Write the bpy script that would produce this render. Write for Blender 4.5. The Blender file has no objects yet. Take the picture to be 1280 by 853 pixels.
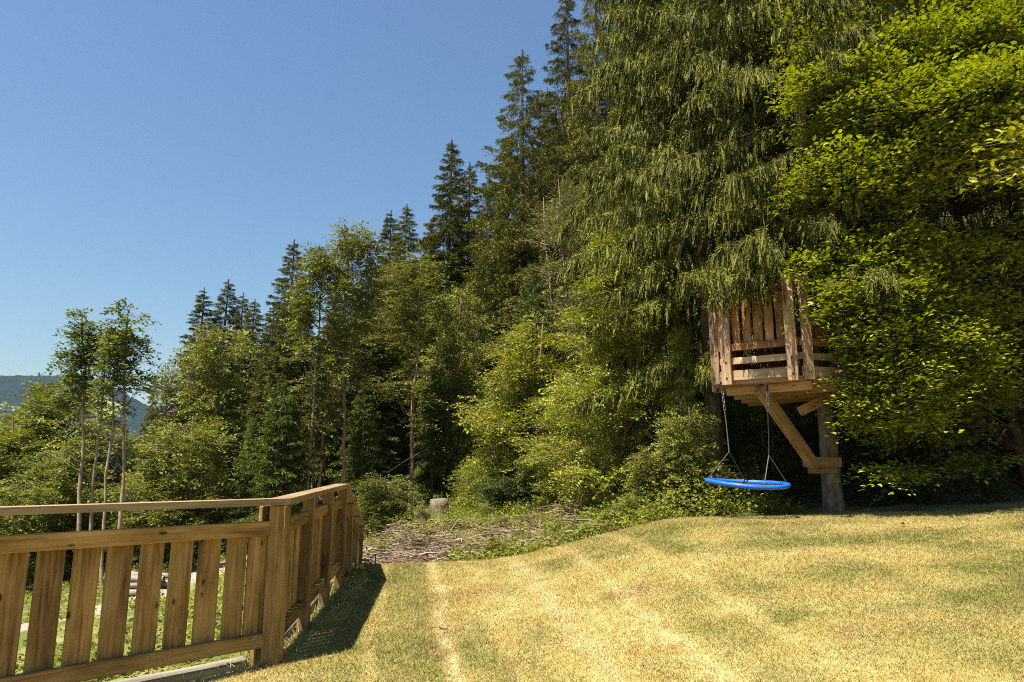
import bpy, math, random
import numpy as np
from mathutils import Vector, Matrix

# ------------------------------------------------------------------ camera, sky, sun, exposure
sc = bpy.context.scene
COL = sc.collection
EYE = 1.37
PITCH = math.atan(159 / 853.33)
cam_d = bpy.data.cameras.new('camera')
cam_d.sensor_width = 36
cam_d.lens = 24
cam_d.clip_start = 0.05
cam_d.clip_end = 12000
cam = bpy.data.objects.new('camera', cam_d)
COL.objects.link(cam)
cam.location = (0, 0, EYE)
cam.rotation_euler = (math.pi / 2 + PITCH, 0, 0)
sc.camera = cam

SUN_FROM = Vector((-0.76, -0.65, 0)).normalized()
SUN_ELEV = math.radians(64)
sun_dir = Vector((SUN_FROM.x * math.cos(SUN_ELEV), SUN_FROM.y * math.cos(SUN_ELEV), math.sin(SUN_ELEV)))
world = bpy.data.worlds.new('World')
sc.world = world
world.use_nodes = True
wt = world.node_tree
wt.nodes.clear()
w_out = wt.nodes.new('ShaderNodeOutputWorld')
w_bg = wt.nodes.new('ShaderNodeBackground')
w_sky = wt.nodes.new('ShaderNodeTexSky')
w_sky.sky_type = 'NISHITA'
w_sky.sun_disc = False
w_sky.sun_elevation = SUN_ELEV
w_sky.sun_rotation = math.atan2(SUN_FROM.x, SUN_FROM.y)
w_sky.altitude = 900
w_sky.air_density = 1.9
w_sky.dust_density = 0.5
w_sky.ozone_density = 8.0
w_bg.inputs['Strength'].default_value = 0.050
wt.links.new(w_sky.outputs['Color'], w_bg.inputs['Color'])
wt.links.new(w_bg.outputs['Background'], w_out.inputs['Surface'])

sun_d = bpy.data.lights.new('sun', 'SUN')
sun_d.energy = 5.0
sun_d.angle = math.radians(0.5)
sun_d.color = (1.0, 0.93, 0.79)
sun = bpy.data.objects.new('sun', sun_d)
COL.objects.link(sun)
sun.rotation_euler = sun_dir.to_track_quat('Z', 'Y').to_euler()
sun.location = (-8, -6, 20)

sc.view_settings.view_transform = 'Standard'
sc.view_settings.look = 'None'
sc.view_settings.gamma = 1
sc.view_settings.use_curve_mapping = False
sc.view_settings.exposure = 1.4
sc.render.engine = 'CYCLES'
sc.cycles.use_denoising = False
sc.cycles.max_bounces = 6
sc.cycles.diffuse_bounces = 2
sc.cycles.glossy_bounces = 2
sc.cycles.transmission_bounces = 4
sc.cycles.transparent_max_bounces = 4
sc.cycles.volume_bounces = 0
sc.cycles.sample_clamp_indirect = 6
sc.cycles.filter_width = 1.0

# ------------------------------------------------------------------ small helpers
def ray(px, py):
    dx = (px - 640) / 853.33
    dy = (426.5 - py) / 853.33
    f = math.cos(PITCH) - dy * math.sin(PITCH)
    return dx / f, (math.sin(PITCH) + dy * math.cos(PITCH)) / f

def at(px, py, D):
    a, b = ray(px, py)
    return Vector((a * D, D, EYE + b * D))

def norm(a):
    return a / np.maximum(np.linalg.norm(a, axis=-1, keepdims=True), 1e-9)

def sstep(a, b, x):
    t = np.clip((np.asarray(x, float) - a) / (b - a), 0, 1)
    return t * t * (3 - 2 * t)

_nrng = np.random.default_rng(77)
_perm = _nrng.random((256, 256))
def vnoise(x, y):
    x = np.asarray(x, float); y = np.asarray(y, float)
    xi = np.floor(x).astype(int); yi = np.floor(y).astype(int)
    fx = x - xi; fy = y - yi
    fx = fx * fx * (3 - 2 * fx); fy = fy * fy * (3 - 2 * fy)
    g = lambda i, j: _perm[i & 255, j & 255]
    return (g(xi, yi) * (1 - fx) + g(xi + 1, yi) * fx) * (1 - fy) + (g(xi, yi + 1) * (1 - fx) + g(xi + 1, yi + 1) * fx) * fy

def fbm(x, y, o=4):
    s = 0; a = 0.5; t = 0
    for k in range(o):
        s = s + a * vnoise(x * 2 ** k + 17 * k, y * 2 ** k + 31 * k); t += a; a *= 0.55
    return s / t

SUNV = np.array(sun_dir)

class Geo:
    """collects vertices, quads/tris and a per-vertex value"""
    def __init__(self):
        self.V = []; self.F4 = []; self.F3 = []; self.A = []; self.n = 0
    def add(self, V, F, a=0.5):
        V = np.asarray(V, float).reshape(-1, 3); F = np.asarray(F, int)
        self.V.append(V)
        self.A.append(np.broadcast_to(np.asarray(a, float), (len(V),)).copy())
        (self.F4 if F.shape[1] == 4 else self.F3).append(F + self.n)
        self.n += len(V)
    def quads(self, Q, a=0.5):
        Q = np.asarray(Q, float); m = len(Q)
        F = np.arange(m * 4).reshape(m, 4)
        a = np.asarray(a, float)
        if a.ndim == 1: a = np.repeat(a, 4)
        self.add(Q.reshape(-1, 3), F, a)
    def tris(self, Q, a=0.5):
        Q = np.asarray(Q, float); m = len(Q)
        a = np.asarray(a, float)
        if a.ndim == 1: a = np.repeat(a, 3)
        self.add(Q.reshape(-1, 3), np.arange(m * 3).reshape(m, 3), a)
    def tubes(self, P, r, k=5, a=0.5):
        P = np.asarray(P, float); r = np.asarray(r, float)
        if P.ndim == 2: P = P[None]; r = r[None]
        B, n, _ = P.shape
        T = norm(np.gradient(P, axis=1))
        ref = np.where(np.abs(T[..., 2:3]) > 0.9, np.array([1.0, 0, 0]), np.array([0, 0, 1.0]))
        N1 = norm(np.cross(T, ref)); N2 = np.cross(T, N1)
        th = np.arange(k) * 2 * math.pi / k
        V = P[:, :, None] + r[:, :, None, None] * (N1[:, :, None] * np.cos(th)[None, None, :, None] + N2[:, :, None] * np.sin(th)[None, None, :, None])
        idx = np.arange(B * n * k).reshape(B, n, k)
        j = (np.arange(k) + 1) % k
        F = np.stack([idx[:, :-1, :], idx[:, :-1, j], idx[:, 1:, j], idx[:, 1:, :]], -1).reshape(-1, 4)
        self.add(V, F, a)
    def mesh(self, name, mat, smooth=False):
        me = bpy.data.meshes.new(name)
        V = np.concatenate(self.V); A = np.concatenate(self.A)
        F4 = np.concatenate(self.F4) if self.F4 else np.zeros((0, 4), int)
        F3 = np.concatenate(self.F3) if self.F3 else np.zeros((0, 3), int)
        me.vertices.add(len(V)); me.vertices.foreach_set('co', V.astype(np.float32).ravel())
        nl = F4.size + F3.size
        me.loops.add(nl)
        me.loops.foreach_set('vertex_index', np.concatenate([F4.ravel(), F3.ravel()]).astype(np.int32))
        me.polygons.add(len(F4) + len(F3))
        st = np.concatenate([np.arange(len(F4)) * 4, F4.size + np.arange(len(F3)) * 3]).astype(np.int32)
        me.polygons.foreach_set('loop_start', st)
        if smooth:
            me.polygons.foreach_set('use_smooth', np.ones(len(st), bool))
        me.update(calc_edges=True)
        at_ = me.attributes.new('v', 'FLOAT', 'POINT')
        at_.data.foreach_set('value', A.astype(np.float32))
        me.materials.append(mat)
        return me

def leafquads(B, D, N, L, W, fold=0.0):
    D = norm(D); S = norm(np.cross(N, D)); N = np.cross(D, S)
    L = np.asarray(L)[..., None]; W = np.asarray(W)[..., None]
    m = B + D * L * 0.45 + N * W * fold
    return np.stack([B, m + S * W * 0.5, B + D * L, m - S * W * 0.5], axis=-2)

def leafhex(B, D, N, L, W, fold=.12):
    """a leaf as two folded halves meeting at its midrib"""
    D = norm(D); S = norm(np.cross(N, D)); N = np.cross(D, S)
    L = np.asarray(L)[..., None]; W = np.asarray(W)[..., None]
    tip = B + D * L - N * L * .08
    out = []
    for sg in (1, -1):
        a = B + D * L * .25 + S * W * .46 * sg + N * W * fold
        b = B + D * L * .68 + S * W * .40 * sg + N * W * fold * .8
        out.append(np.stack([B, a, b, tip] if sg > 0 else [B, tip, b, a], axis=-2))
    return np.concatenate(out)

def link(name, me, parent=None, loc=None):
    o = bpy.data.objects.new(name, me)
    COL.objects.link(o)
    if parent is not None: o.parent = parent
    if loc is not None: o.location = loc
    return o

def tag(o, label=None, cat=None, group=None, kind=None):
    if label: o['label'] = label
    if cat: o['category'] = cat
    if group: o['group'] = group
    if kind: o['kind'] = kind
    return o

def empty(name, loc, label, cat, group=None):
    o = bpy.data.objects.new(name, None)
    COL.objects.link(o)
    o.location = loc
    o.empty_display_size = 0.2
    return tag(o, label, cat, group)

# ------------------------------------------------------------------ materials
def new_mat(name):
    m = bpy.data.materials.new(name); m.use_nodes = True
    nt = m.node_tree; nt.nodes.clear()
    out = nt.nodes.new('ShaderNodeOutputMaterial')
    return m, nt, out

def node(nt, typ, **kw):
    n = nt.nodes.new(typ)
    for k, v in kw.items():
        if k.startswith('i_'):
            key = k[2:]
            n.inputs[int(key) if key.isdigit() else key.replace('_', ' ')].default_value = v
        else:
            setattr(n, k, v)
    return n

def ramp(nt, fac, stops):
    r = nt.nodes.new('ShaderNodeValToRGB')
    while len(r.color_ramp.elements) < len(stops): r.color_ramp.elements.new(0.5)
    for e, (p, c) in zip(r.color_ramp.elements, stops):
        e.position = p; e.color = (*c, 1)
    nt.links.new(fac, r.inputs['Fac'])
    return r.outputs['Color']

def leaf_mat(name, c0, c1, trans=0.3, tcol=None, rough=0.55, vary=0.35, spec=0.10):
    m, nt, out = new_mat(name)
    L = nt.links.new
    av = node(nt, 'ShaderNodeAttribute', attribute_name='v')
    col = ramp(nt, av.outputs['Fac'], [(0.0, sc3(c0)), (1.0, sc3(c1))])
    oi = node(nt, 'ShaderNodeObjectInfo')
    hs = node(nt, 'ShaderNodeHueSaturation')
    mr = node(nt, 'ShaderNodeMapRange', i_3=1 - vary, i_4=1 + vary)
    L(oi.outputs['Random'], mr.inputs[0]); L(mr.outputs[0], hs.inputs['Value'])
    mh = node(nt, 'ShaderNodeMapRange', i_3=0.488, i_4=0.512)
    ml = node(nt, 'ShaderNodeMath', operation='MULTIPLY', i_1=7.31)
    fr = node(nt, 'ShaderNodeMath', operation='FRACT')
    L(oi.outputs['Random'], ml.inputs[0]); L(ml.outputs[0], fr.inputs[0]); L(fr.outputs[0], mh.inputs[0]); L(mh.outputs[0], hs.inputs['Hue'])
    L(col, hs.inputs['Color'])
    p = node(nt, 'ShaderNodeBsdfPrincipled', i_Roughness=rough)
    p.inputs['Specular IOR Level'].default_value = spec
    L(hs.outputs['Color'], p.inputs['Base Color'])
    if trans > 0:
        t = node(nt, 'ShaderNodeBsdfTranslucent')
        mx = node(nt, 'ShaderNodeMix', data_type='RGBA', blend_type='MULTIPLY')
        mx.inputs['Factor'].default_value = 1.0
        L(hs.outputs['Color'], mx.inputs[6]); mx.inputs[7].default_value = (*(tcol or (1.5, 1.5, 0.55)), 1)
        L(mx.outputs[2], t.inputs['Color'])
        ms = node(nt, 'ShaderNodeMixShader', i_0=trans)
        L(p.outputs[0], ms.inputs[1]); L(t.outputs[0], ms.inputs[2]); L(ms.outputs[0], out.inputs['Surface'])
    else:
        L(p.outputs[0], out.inputs['Surface'])
    return m

def wood_mat(name, dark, mid, light, knots=True, rough=0.75, scale=1.0, weather=None):
    m, nt, out = new_mat(name); L = nt.links.new
    tc = node(nt, 'ShaderNodeTexCoord'); oi = node(nt, 'ShaderNodeObjectInfo')
    off = node(nt, 'ShaderNodeVectorMath', operation='SCALE')
    cx = node(nt, 'ShaderNodeCombineXYZ'); 
    mm = node(nt, 'ShaderNodeMath', operation='MULTIPLY', i_1=37.0)
    L(oi.outputs['Random'], mm.inputs[0])
    for k in range(3): L(mm.outputs[0], cx.inputs[k])
    ad = node(nt, 'ShaderNodeVectorMath', operation='ADD')
    L(tc.outputs['Object'], ad.inputs[0]); L(cx.outputs[0], ad.inputs[1])
    mp = node(nt, 'ShaderNodeMapping'); mp.inputs['Scale'].default_value = (1.6 * scale, 42 * scale, 42 * scale)
    L(ad.outputs[0], mp.inputs[0])
    ns = node(nt, 'ShaderNodeTexNoise', i_Scale=1.0, i_Detail=5.0, i_Roughness=0.6, i_Distortion=0.6)
    L(mp.outputs[0], ns.inputs['Vector'])
    mp2 = node(nt, 'ShaderNodeMapping'); mp2.inputs['Scale'].default_value = (2.2, 6, 6)
    L(ad.outputs[0], mp2.inputs[0])
    n2 = node(nt, 'ShaderNodeTexNoise', i_Scale=1.0, i_Detail=3.0)
    L(mp2.outputs[0], n2.inputs['Vector'])
    mix = node(nt, 'ShaderNodeMath', operation='MULTIPLY_ADD', i_1=0.55)
    hm = node(nt, 'ShaderNodeMath', operation='MULTIPLY', i_1=0.5)
    L(n2.outputs['Fac'], hm.inputs[0]); L(ns.outputs['Fac'], mix.inputs[0]); L(hm.outputs[0], mix.inputs[2])
    col = ramp(nt, mix.outputs[0], [(0.38, sc3(dark)), (0.53, sc3(mid)), (0.68, sc3(light))])
    if knots:
        mp3 = node(nt, 'ShaderNodeMapping'); mp3.inputs['Scale'].default_value = (4.5, 10.5, 10.5)
        L(ad.outputs[0], mp3.inputs[0])
        vo = node(nt, 'ShaderNodeTexVoronoi', i_Scale=1.0); L(mp3.outputs[0], vo.inputs['Vector'])
        kr = ramp(nt, vo.outputs['Distance'], [(0.07, (1, 1, 1)), (0.15, (0, 0, 0))])
        mk = node(nt, 'ShaderNodeMix', data_type='RGBA'); L(kr, mk.inputs[0]); L(col, mk.inputs[6])
        mk.inputs[7].default_value = (dark[0] * .38, dark[1] * .34, dark[2] * .34, 1)
        col = mk.outputs[2]
    hs = node(nt, 'ShaderNodeHueSaturation')
    mr = node(nt, 'ShaderNodeMapRange', i_3=0.78, i_4=1.22)
    L(oi.outputs['Random'], mr.inputs[0]); L(mr.outputs[0], hs.inputs['Value']); L(col, hs.inputs['Color'])
    p = node(nt, 'ShaderNodeBsdfPrincipled', i_Roughness=rough)
    p.inputs['Specular IOR Level'].default_value = 0.25
    L(hs.outputs['Color'], p.inputs['Base Color'])
    bp = node(nt, 'ShaderNodeBump', i_Strength=0.35, i_Distance=0.01)
    L(ns.outputs['Fac'], bp.inputs['Height']); L(bp.outputs[0], p.inputs['Normal'])
    L(p.outputs[0], out.inputs['Surface'])
    return m

def noise_mat(name, stops, scale=5.0, detail=6.0, rough=0.9, stretch=(1, 1, 1), bump=0.4, spec=0.15, coord='Object', twig=None):
    m, nt, out = new_mat(name); L = nt.links.new
    tc = node(nt, 'ShaderNodeTexCoord')
    mp = node(nt, 'ShaderNodeMapping'); mp.inputs['Scale'].default_value = stretch
    L(tc.outputs[coord], mp.inputs[0])
    ns = node(nt, 'ShaderNodeTexNoise', i_Scale=scale, i_Detail=detail, i_Roughness=0.65)
    L(mp.outputs[0], ns.inputs['Vector'])
    col = ramp(nt, ns.outputs['Fac'], [(q, sc3(c)) for q, c in stops])
    if twig:                                               # young bark on the branches is darker than on the trunk
        av = node(nt, 'ShaderNodeAttribute', attribute_name='v'); mt = node(nt, 'ShaderNodeMix', data_type='RGBA')
        L(av.outputs['Fac'], mt.inputs[0]); mt.inputs[6].default_value = (*twig, 1); L(col, mt.inputs[7]); col = mt.outputs[2]
    p = node(nt, 'ShaderNodeBsdfPrincipled', i_Roughness=rough)
    p.inputs['Specular IOR Level'].default_value = spec
    L(col, p.inputs['Base Color'])
    if bump:
        bp = node(nt, 'ShaderNodeBump', i_Strength=bump, i_Distance=0.03)
        L(ns.outputs['Fac'], bp.inputs['Height']); L(bp.outputs[0], p.inputs['Normal'])
    L(p.outputs[0], out.inputs['Surface'])
    return m

def flat_mat(name, c, rough=0.5, metal=0.0, spec=0.4):
    m, nt, out = new_mat(name)
    p = node(nt, 'ShaderNodeBsdfPrincipled', i_Roughness=rough, i_Metallic=metal)
    ns = node(nt, 'ShaderNodeTexNoise', i_Scale=14.0, i_Detail=4.0)
    col = ramp(nt, ns.outputs['Fac'], [(0.3, tuple(x * .8 for x in c)), (0.7, tuple(min(1, x * 1.12) for x in c))])
    nt.links.new(col, p.inputs['Base Color'])
    p.inputs['Specular IOR Level'].default_value = spec
    nt.links.new(p.outputs[0], out.inputs['Surface'])
    return m

def attr_color_mat(name, rough=0.8, trans=0.0, spec=0.2, bump=False):
    m, nt, out = new_mat(name); L = nt.links.new
    av = node(nt, 'ShaderNodeAttribute', attribute_name='col')
    p = node(nt, 'ShaderNodeBsdfPrincipled', i_Roughness=rough)
    p.inputs['Specular IOR Level'].default_value = spec
    L(av.outputs['Color'], p.inputs['Base Color'])
    if bump:
        tc = node(nt, 'ShaderNodeTexCoord')
        ns = node(nt, 'ShaderNodeTexNoise', i_Scale=45.0, i_Detail=4.0)
        L(tc.outputs['Object'], ns.inputs['Vector'])
        bp = node(nt, 'ShaderNodeBump', i_Strength=0.5, i_Distance=0.02)
        L(ns.outputs['Fac'], bp.inputs['Height']); L(bp.outputs[0], p.inputs['Normal'])
    if trans:
        t = node(nt, 'ShaderNodeBsdfTranslucent'); L(av.outputs['Color'], t.inputs['Color'])
        ms = node(nt, 'ShaderNodeMixShader', i_0=trans)
        L(p.outputs[0], ms.inputs[1]); L(t.outputs[0], ms.inputs[2]); L(ms.outputs[0], out.inputs['Surface'])
    else:
        L(p.outputs[0], out.inputs['Surface'])
    return m

AL = 0.82
def sc3(c): return tuple(x * AL for x in c)
M = {}
M['fence'] = wood_mat('fence_wood', (0.10, 0.052, 0.014), (0.325, 0.188, 0.055), (0.48, 0.305, 0.105))
M['handrail'] = wood_mat('handrail_wood', (0.24, 0.15, 0.07), (0.36, 0.25, 0.13), (0.46, 0.35, 0.20))
M['sleeper'] = wood_mat('sleeper_wood', (0.12, 0.10, 0.07), (0.24, 0.21, 0.16), (0.36, 0.32, 0.26))
M['grey_wood'] = wood_mat('weathered_wood', (0.16, 0.098, 0.06), (0.37, 0.235, 0.14), (0.52, 0.365, 0.24))
M['red_wood'] = wood_mat('reddish_board_wood', (0.13, 0.060, 0.026), (0.30, 0.14, 0.055), (0.42, 0.22, 0.095))
M['brace_wood'] = wood_mat('brace_wood', (0.20, 0.11, 0.045), (0.36, 0.21, 0.09), (0.46, 0.29, 0.14))
M['bark_spruce'] = noise_mat('spruce_bark', [(0.3, (0.06, 0.042, 0.03)), (0.52, (0.19, 0.145, 0.11)), (0.72, (0.34, 0.28, 0.225))], 9, 8, stretch=(1, 1, .35), twig=(.045, .03, .02))
M['bark_pale'] = noise_mat('pale_bark', [(0.3, (0.15, 0.10, 0.07)), (0.5, (0.34, 0.235, 0.165)), (0.7, (0.50, 0.39, 0.29))], 7, 8, stretch=(1, 1, .5))
M['bark_brown'] = noise_mat('brown_bark', [(0.3, (0.04, 0.027, 0.018)), (0.55, (0.10, 0.07, 0.047)), (0.75, (0.18, 0.13, 0.09))], 8, 8, stretch=(1, 1, .5))
M['dead_twig'] = noise_mat('dead_twig', [(0.3, (0.14, 0.09, 0.06)), (0.7, (0.36, 0.27, 0.20))], 6, 4)
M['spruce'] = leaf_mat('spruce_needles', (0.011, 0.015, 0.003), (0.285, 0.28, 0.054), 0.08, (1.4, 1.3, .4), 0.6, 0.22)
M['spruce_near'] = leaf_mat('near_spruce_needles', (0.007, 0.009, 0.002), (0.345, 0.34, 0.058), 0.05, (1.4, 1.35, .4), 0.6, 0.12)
M['spruce_young'] = leaf_mat('young_spruce_needles', (0.026, 0.042, 0.009), (0.25, 0.3, 0.055), 0.1, (1.4, 1.4, .5), 0.6, 0.2)
M['leaf_ash'] = leaf_mat('ash_leaf', (0.02, 0.03, 0.004), (0.325, 0.35, 0.052), 0.18, vary=0.2)
M['leaf_birch'] = leaf_mat('birch_leaf', (0.026, 0.042, 0.008), (0.27, 0.33, 0.06), 0.2, vary=0.15)
M['leaf_light'] = leaf_mat('light_leaf', (0.038, 0.056, 0.005), (0.41, 0.45, 0.045), 0.22, vary=0.2)
M['leaf_yellow'] = leaf_mat('yellow_green_leaf', (0.06, 0.075, 0.005), (0.4, 0.405, 0.03), 0.25, vary=0.1)
M['leaf_dark'] = leaf_mat('dark_leaf', (0.016, 0.03, 0.006), (0.12, 0.16, 0.026), 0.18, vary=0.2)
M['leaf_beech'] = leaf_mat('beech_leaf', (0.03, 0.046, 0.003), (0.44, 0.485, 0.028), 0.26, (1.6, 1.5, .3), 0.45, 0.05, 0.22)
M['leaf_willow'] = leaf_mat('willow_leaf', (0.09, 0.095, 0.04), (0.26, 0.25, 0.11), 0.2, vary=0.1)
M['leaf_weed'] = leaf_mat('weed_leaf', (0.04, 0.06, 0.008), (0.3, 0.33, 0.04), 0.25, vary=0.25)
M['stump'] = noise_mat('stump_wood', [(0.35, (0.10, 0.072, 0.05)), (0.55, (0.24, 0.185, 0.14)), (0.75, (0.36, 0.30, 0.235))], 12, 6, stretch=(1, 1, .2))
M['cut_wood'] = noise_mat('cut_wood', [(0.3, (0.32, 0.24, 0.16)), (0.7, (0.52, 0.42, 0.30))], 20, 4)
M['gravel'] = noise_mat('gravel_path', [(0.3, (0.22, 0.16, 0.125)), (0.55, (0.40, 0.31, 0.26)), (0.75, (0.55, 0.46, 0.40))], 14, 10, bump=0.8)
M['pale_gravel'] = noise_mat('pale_gravel', [(0.3, (0.35, 0.30, 0.26)), (0.7, (0.66, 0.60, 0.54))], 5, 8, bump=0.9)
M['blue'] = flat_mat('blue_padding', (0.012, 0.115, 0.62), 0.42)
M['net'] = flat_mat('dark_net', (0.02, 0.02, 0.025), 0.8)
M['rope'] = flat_mat('pale_rope', (0.085, 0.08, 0.075), 0.8)
M['rope_dark'] = flat_mat('dark_rope', (0.015, 0.015, 0.017), 0.8)
M['metal'] = flat_mat('galvanised_metal', (0.32, 0.32, 0.33), 0.4, 0.9)
M['bolt'] = flat_mat('dark_bolt', (0.03, 0.027, 0.025), 0.5, 0.6)
M['dry_leaf'] = flat_mat('dry_leaf', (0.10, 0.055, 0.03), 0.8)
M['lawn'] = attr_color_mat('lawn_soil_and_thatch', 0.95, bump=True)
M['blade'] = attr_color_mat('grass_blade', 0.6, 0.22, 0.25)
M['ground'] = attr_color_mat('forest_ground', 0.95, bump=True)

# ------------------------------------------------------------------ terrain
CORNER = np.array([-1.68, 5.1]); D1 = np.array([-0.729, -0.685]); D2 = np.array([-0.080, 0.997]); N1 = np.array([0.685, -0.729]); N2 = np.array([0.997, 0.080])
XS = np.array([-3000, -400, -60, -20, -8, -3, -.8, 0, .6, 1.1, 1.65, 2.25, 4.5, 6.5, 10, 20, 60, 400, 3000], float)
YS = np.array([-3000, -10, 4.5, 9, 9.7, 12.5, 17, 25, 45, 90, 400, 3000], float)
ZT = np.array([
 [-70, -20, 0, 0, 0, 0, 0, 0, 0, 0, 0, 0, .2, .35, .6, 1.5, 4, 30, 80],
 [-70, -20, 0, 0, 0, 0, 0, 0, .03, .05, .08, .1, .2, .35, .6, 1.5, 4, 30, 80],
 [-70, -20, 0, 0, 0, 0, .02, .04, .07, .1, .14, .18, .33, .46, .65, 1.5, 4, 30, 80],
 [-70, -20, -.5, -.3, 0, .10, .165, .21, .35, .48, .60, .70, .71, .82, 1.05, 2, 5, 32, 80],
 [-70, -20, -.5, -.3, 0, .07, .13, .17, .33, .47, .60, .70, .69, .82, 1.1, 2, 5, 32, 80],
 [-70, -20, -.5, -.5, -.5, -.55, -.5, -.45, -.3, -.1, .2, .45, .68, .9, 1.3, 2.5, 6, 35, 80],
 [-70, -20, -.8, -.5, -.4, -.27, -.15, -.1, 0, .15, .3, .5, .9, 1.3, 2, 3.5, 8, 40, 80],
 [-70, -20, -1, -.6, -.3, -.1, 0, .1, .2, .4, .6, .8, 1.5, 2, 3, 5, 12, 45, 80],
 [-70, -22, -3, -2, -.5, 0, .5, .8, 1, 1.3, 1.5, 2, 3.5, 5, 7, 12, 25, 50, 80],
 [-70, -30, -12, -8, -3, 0, 2, 3, 4, 4.5, 5, 6, 9, 11, 14, 22, 40, 60, 80],
 [-75, -60, -40, -35, -30, -25, -20, -18, -15, -12, -10, -8, 0, 4, 10, 20, 40, 70, 90],
 [-75, -75, -75, -75, -75, -75, -70, -70, -70, -70, -70, -70, -60, -50, -40, -20, 0, 50, 90]], float)

def bil(x, y):
    i = np.clip(np.searchsorted(XS, x) - 1, 0, len(XS) - 2); j = np.clip(np.searchsorted(YS, y) - 1, 0, len(YS) - 2)
    fx = np.clip((x - XS[i]) / (XS[i + 1] - XS[i]), 0, 1); fy = np.clip((y - YS[j]) / (YS[j + 1] - YS[j]), 0, 1)
    return (ZT[j, i] * (1 - fx) + ZT[j, i + 1] * fx) * (1 - fy) + (ZT[j + 1, i] * (1 - fx) + ZT[j + 1, i + 1] * fx) * fy

def outside(x, y):
    px = np.asarray(x, float) - CORNER[0]; py = np.asarray(y, float) - CORNER[1]
    return np.minimum(-(px * N1[0] + py * N1[1]), -(px * N2[0] + py * N2[1]))

def zt(x, y):
    x = np.asarray(x, float); y = np.asarray(y, float)
    s = 0; w = 0
    for ox in (-.5, -.25, 0, .25, .5):
        for oy in (-.6, -.3, 0, .3, .6):
            k = (1 - abs(ox)) * (1 - abs(oy))
            s = s + k * bil(x + ox, y + oy); w += k
    z = s / w
    d = np.clip(outside(x, y), 0, 25)
    z = z - 0.12 * sstep(0.05, .5, d) - 0.13 * d
    return z + 0.03 * (fbm(x * .9, y * .9, 3) - .5)

def lawn_edge(x):
    return np.interp(x, [-5, 1.5, 2.4, 3.4, 4.6, 5.6, 6.6, 9], [9.9, 9.9, 10.2, 10.5, 10.45, 9.9, 9.35, 9.0]) + 0.12 * np.sin(x * 3.1) + .1 * np.sin(x * 7.3)

def on_lawn(x, y):
    return (outside(x, y) < 0.02) & (y < lawn_edge(x)) & (x < 9) & (x > -6) & (y > -2)

def mixc(a, b, t):
    return np.asarray(a) * (1 - t[..., None]) + np.asarray(b) * t[..., None]

def lawn_color(x, y):
    n1 = fbm(x * 1.1 + 3, y * 1.1 + 9, 4); n2 = fbm(x * 4.2, y * 4.2 + 40, 3); n3 = fbm(x * 15 + 7, y * 15, 2)
    wob = 0.16 * (fbm(x * .7 + 30, y * .7, 2) - .5)
    c = x * .99 + y * .14 + wob
    g = sstep(.36, .72, .62 * n1 + .26 * n2 + .12 * n3)
    g = g * .9 + .6 * sstep(-1.2, -.5, c) * (1 - sstep(.16, .24, c))
    # pale lines along the mower's wheels
    for c0, w, a in ((.285, .055, 1.1), (-.28, .05, .6), (.72, .07, .5), (1.25 , .12, .9), (1.9, .09, .6), (2.6, .10, .6)):
        g = g - a * np.exp(-((c - c0) / w) ** 2) * (.5 + .9 * n2)
    c2 = y - .12 * x + wob * 2      # cross-wise darker strips on the right of the hump
    for y0, w, a in ((7.3, .26, .75), (6.05, .24, .7), (8.5, .26, .6), (5.2, .22, .6)):
        g = g + a * np.exp(-((c2 - y0) / w) ** 2) * sstep(.6, 2.0, x) * (.2 + 1.2 * n1)
    g = np.clip(g + .02, 0, 1)
    straw = mixc((.50, .372, .118), (.59, .47, .18), sstep(.35, .65, n2))
    green = mixc((.19, .18, .038), (.30, .275, .07), sstep(.35, .7, n3))
    col = straw * (1 - g[..., None]) + green * g[..., None]
    ln = np.clip(sum(a * np.exp(-((c - c0) / w) ** 2) for c0, w, a in ((.285, .032, 1.0), (1.25, .07, .6), (1.9, .05, .4))), 0, 1) * (.45 + .8 * n2)
    col = mixc(col, np.array((.68, .57, .31)), np.clip(ln, 0, 1) * .85)
    b = sstep(.66, .80, fbm(x * 1.7 + 60, y * 1.7 + 20, 3)) * .35
    return AL * .88 * (col * (1 - b[..., None]) + np.array((.34, .20, .10)) * b[..., None])

def ground_color(x, y):
    n1 = fbm(x * .5, y * .5, 4); n2 = fbm(x * 3, y * 3, 3); n3 = fbm(x * 11, y * 11, 2)
    soil = mixc((.10, .07, .045), (.24, .17, .115), sstep(.3, .7, n2))
    soil = mixc(soil, np.array((.30, .235, .19)), sstep(.52, .7, n3) * .6)
    green = mixc((.10, .13, .022), (.22, .235, .05), sstep(.35, .65, n2))
    d = outside(x, y)
    gf = sstep(.35, .6, n1) * .6
    gf = np.maximum(gf, sstep(.1, .6, d) * (1 - sstep(16, 22, y)) * (0.9 - .3 * sstep(.5, .7, n2)))  # green bank beyond the fence
    gf = gf * (1 - .85 * sstep(24, 30, y))
    gf = np.where((y > 60) & (x < -20), .8, gf)
    slash = sstep(-4.5, -3, x) * (1 - sstep(2.2, 3, x)) * sstep(10, 11, y) * (1 - sstep(17, 19, y))
    gf = gf * (1 - .8 * slash)
    col = soil * (1 - gf[..., None]) + green * gf[..., None]
    earth = np.exp(-(((x - .1) / 1.6) ** 2 + ((y - 17.5) / 1.3) ** 2))
    return AL * mixc(col, np.array((.40, .27, .15)), earth * .8)

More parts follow.
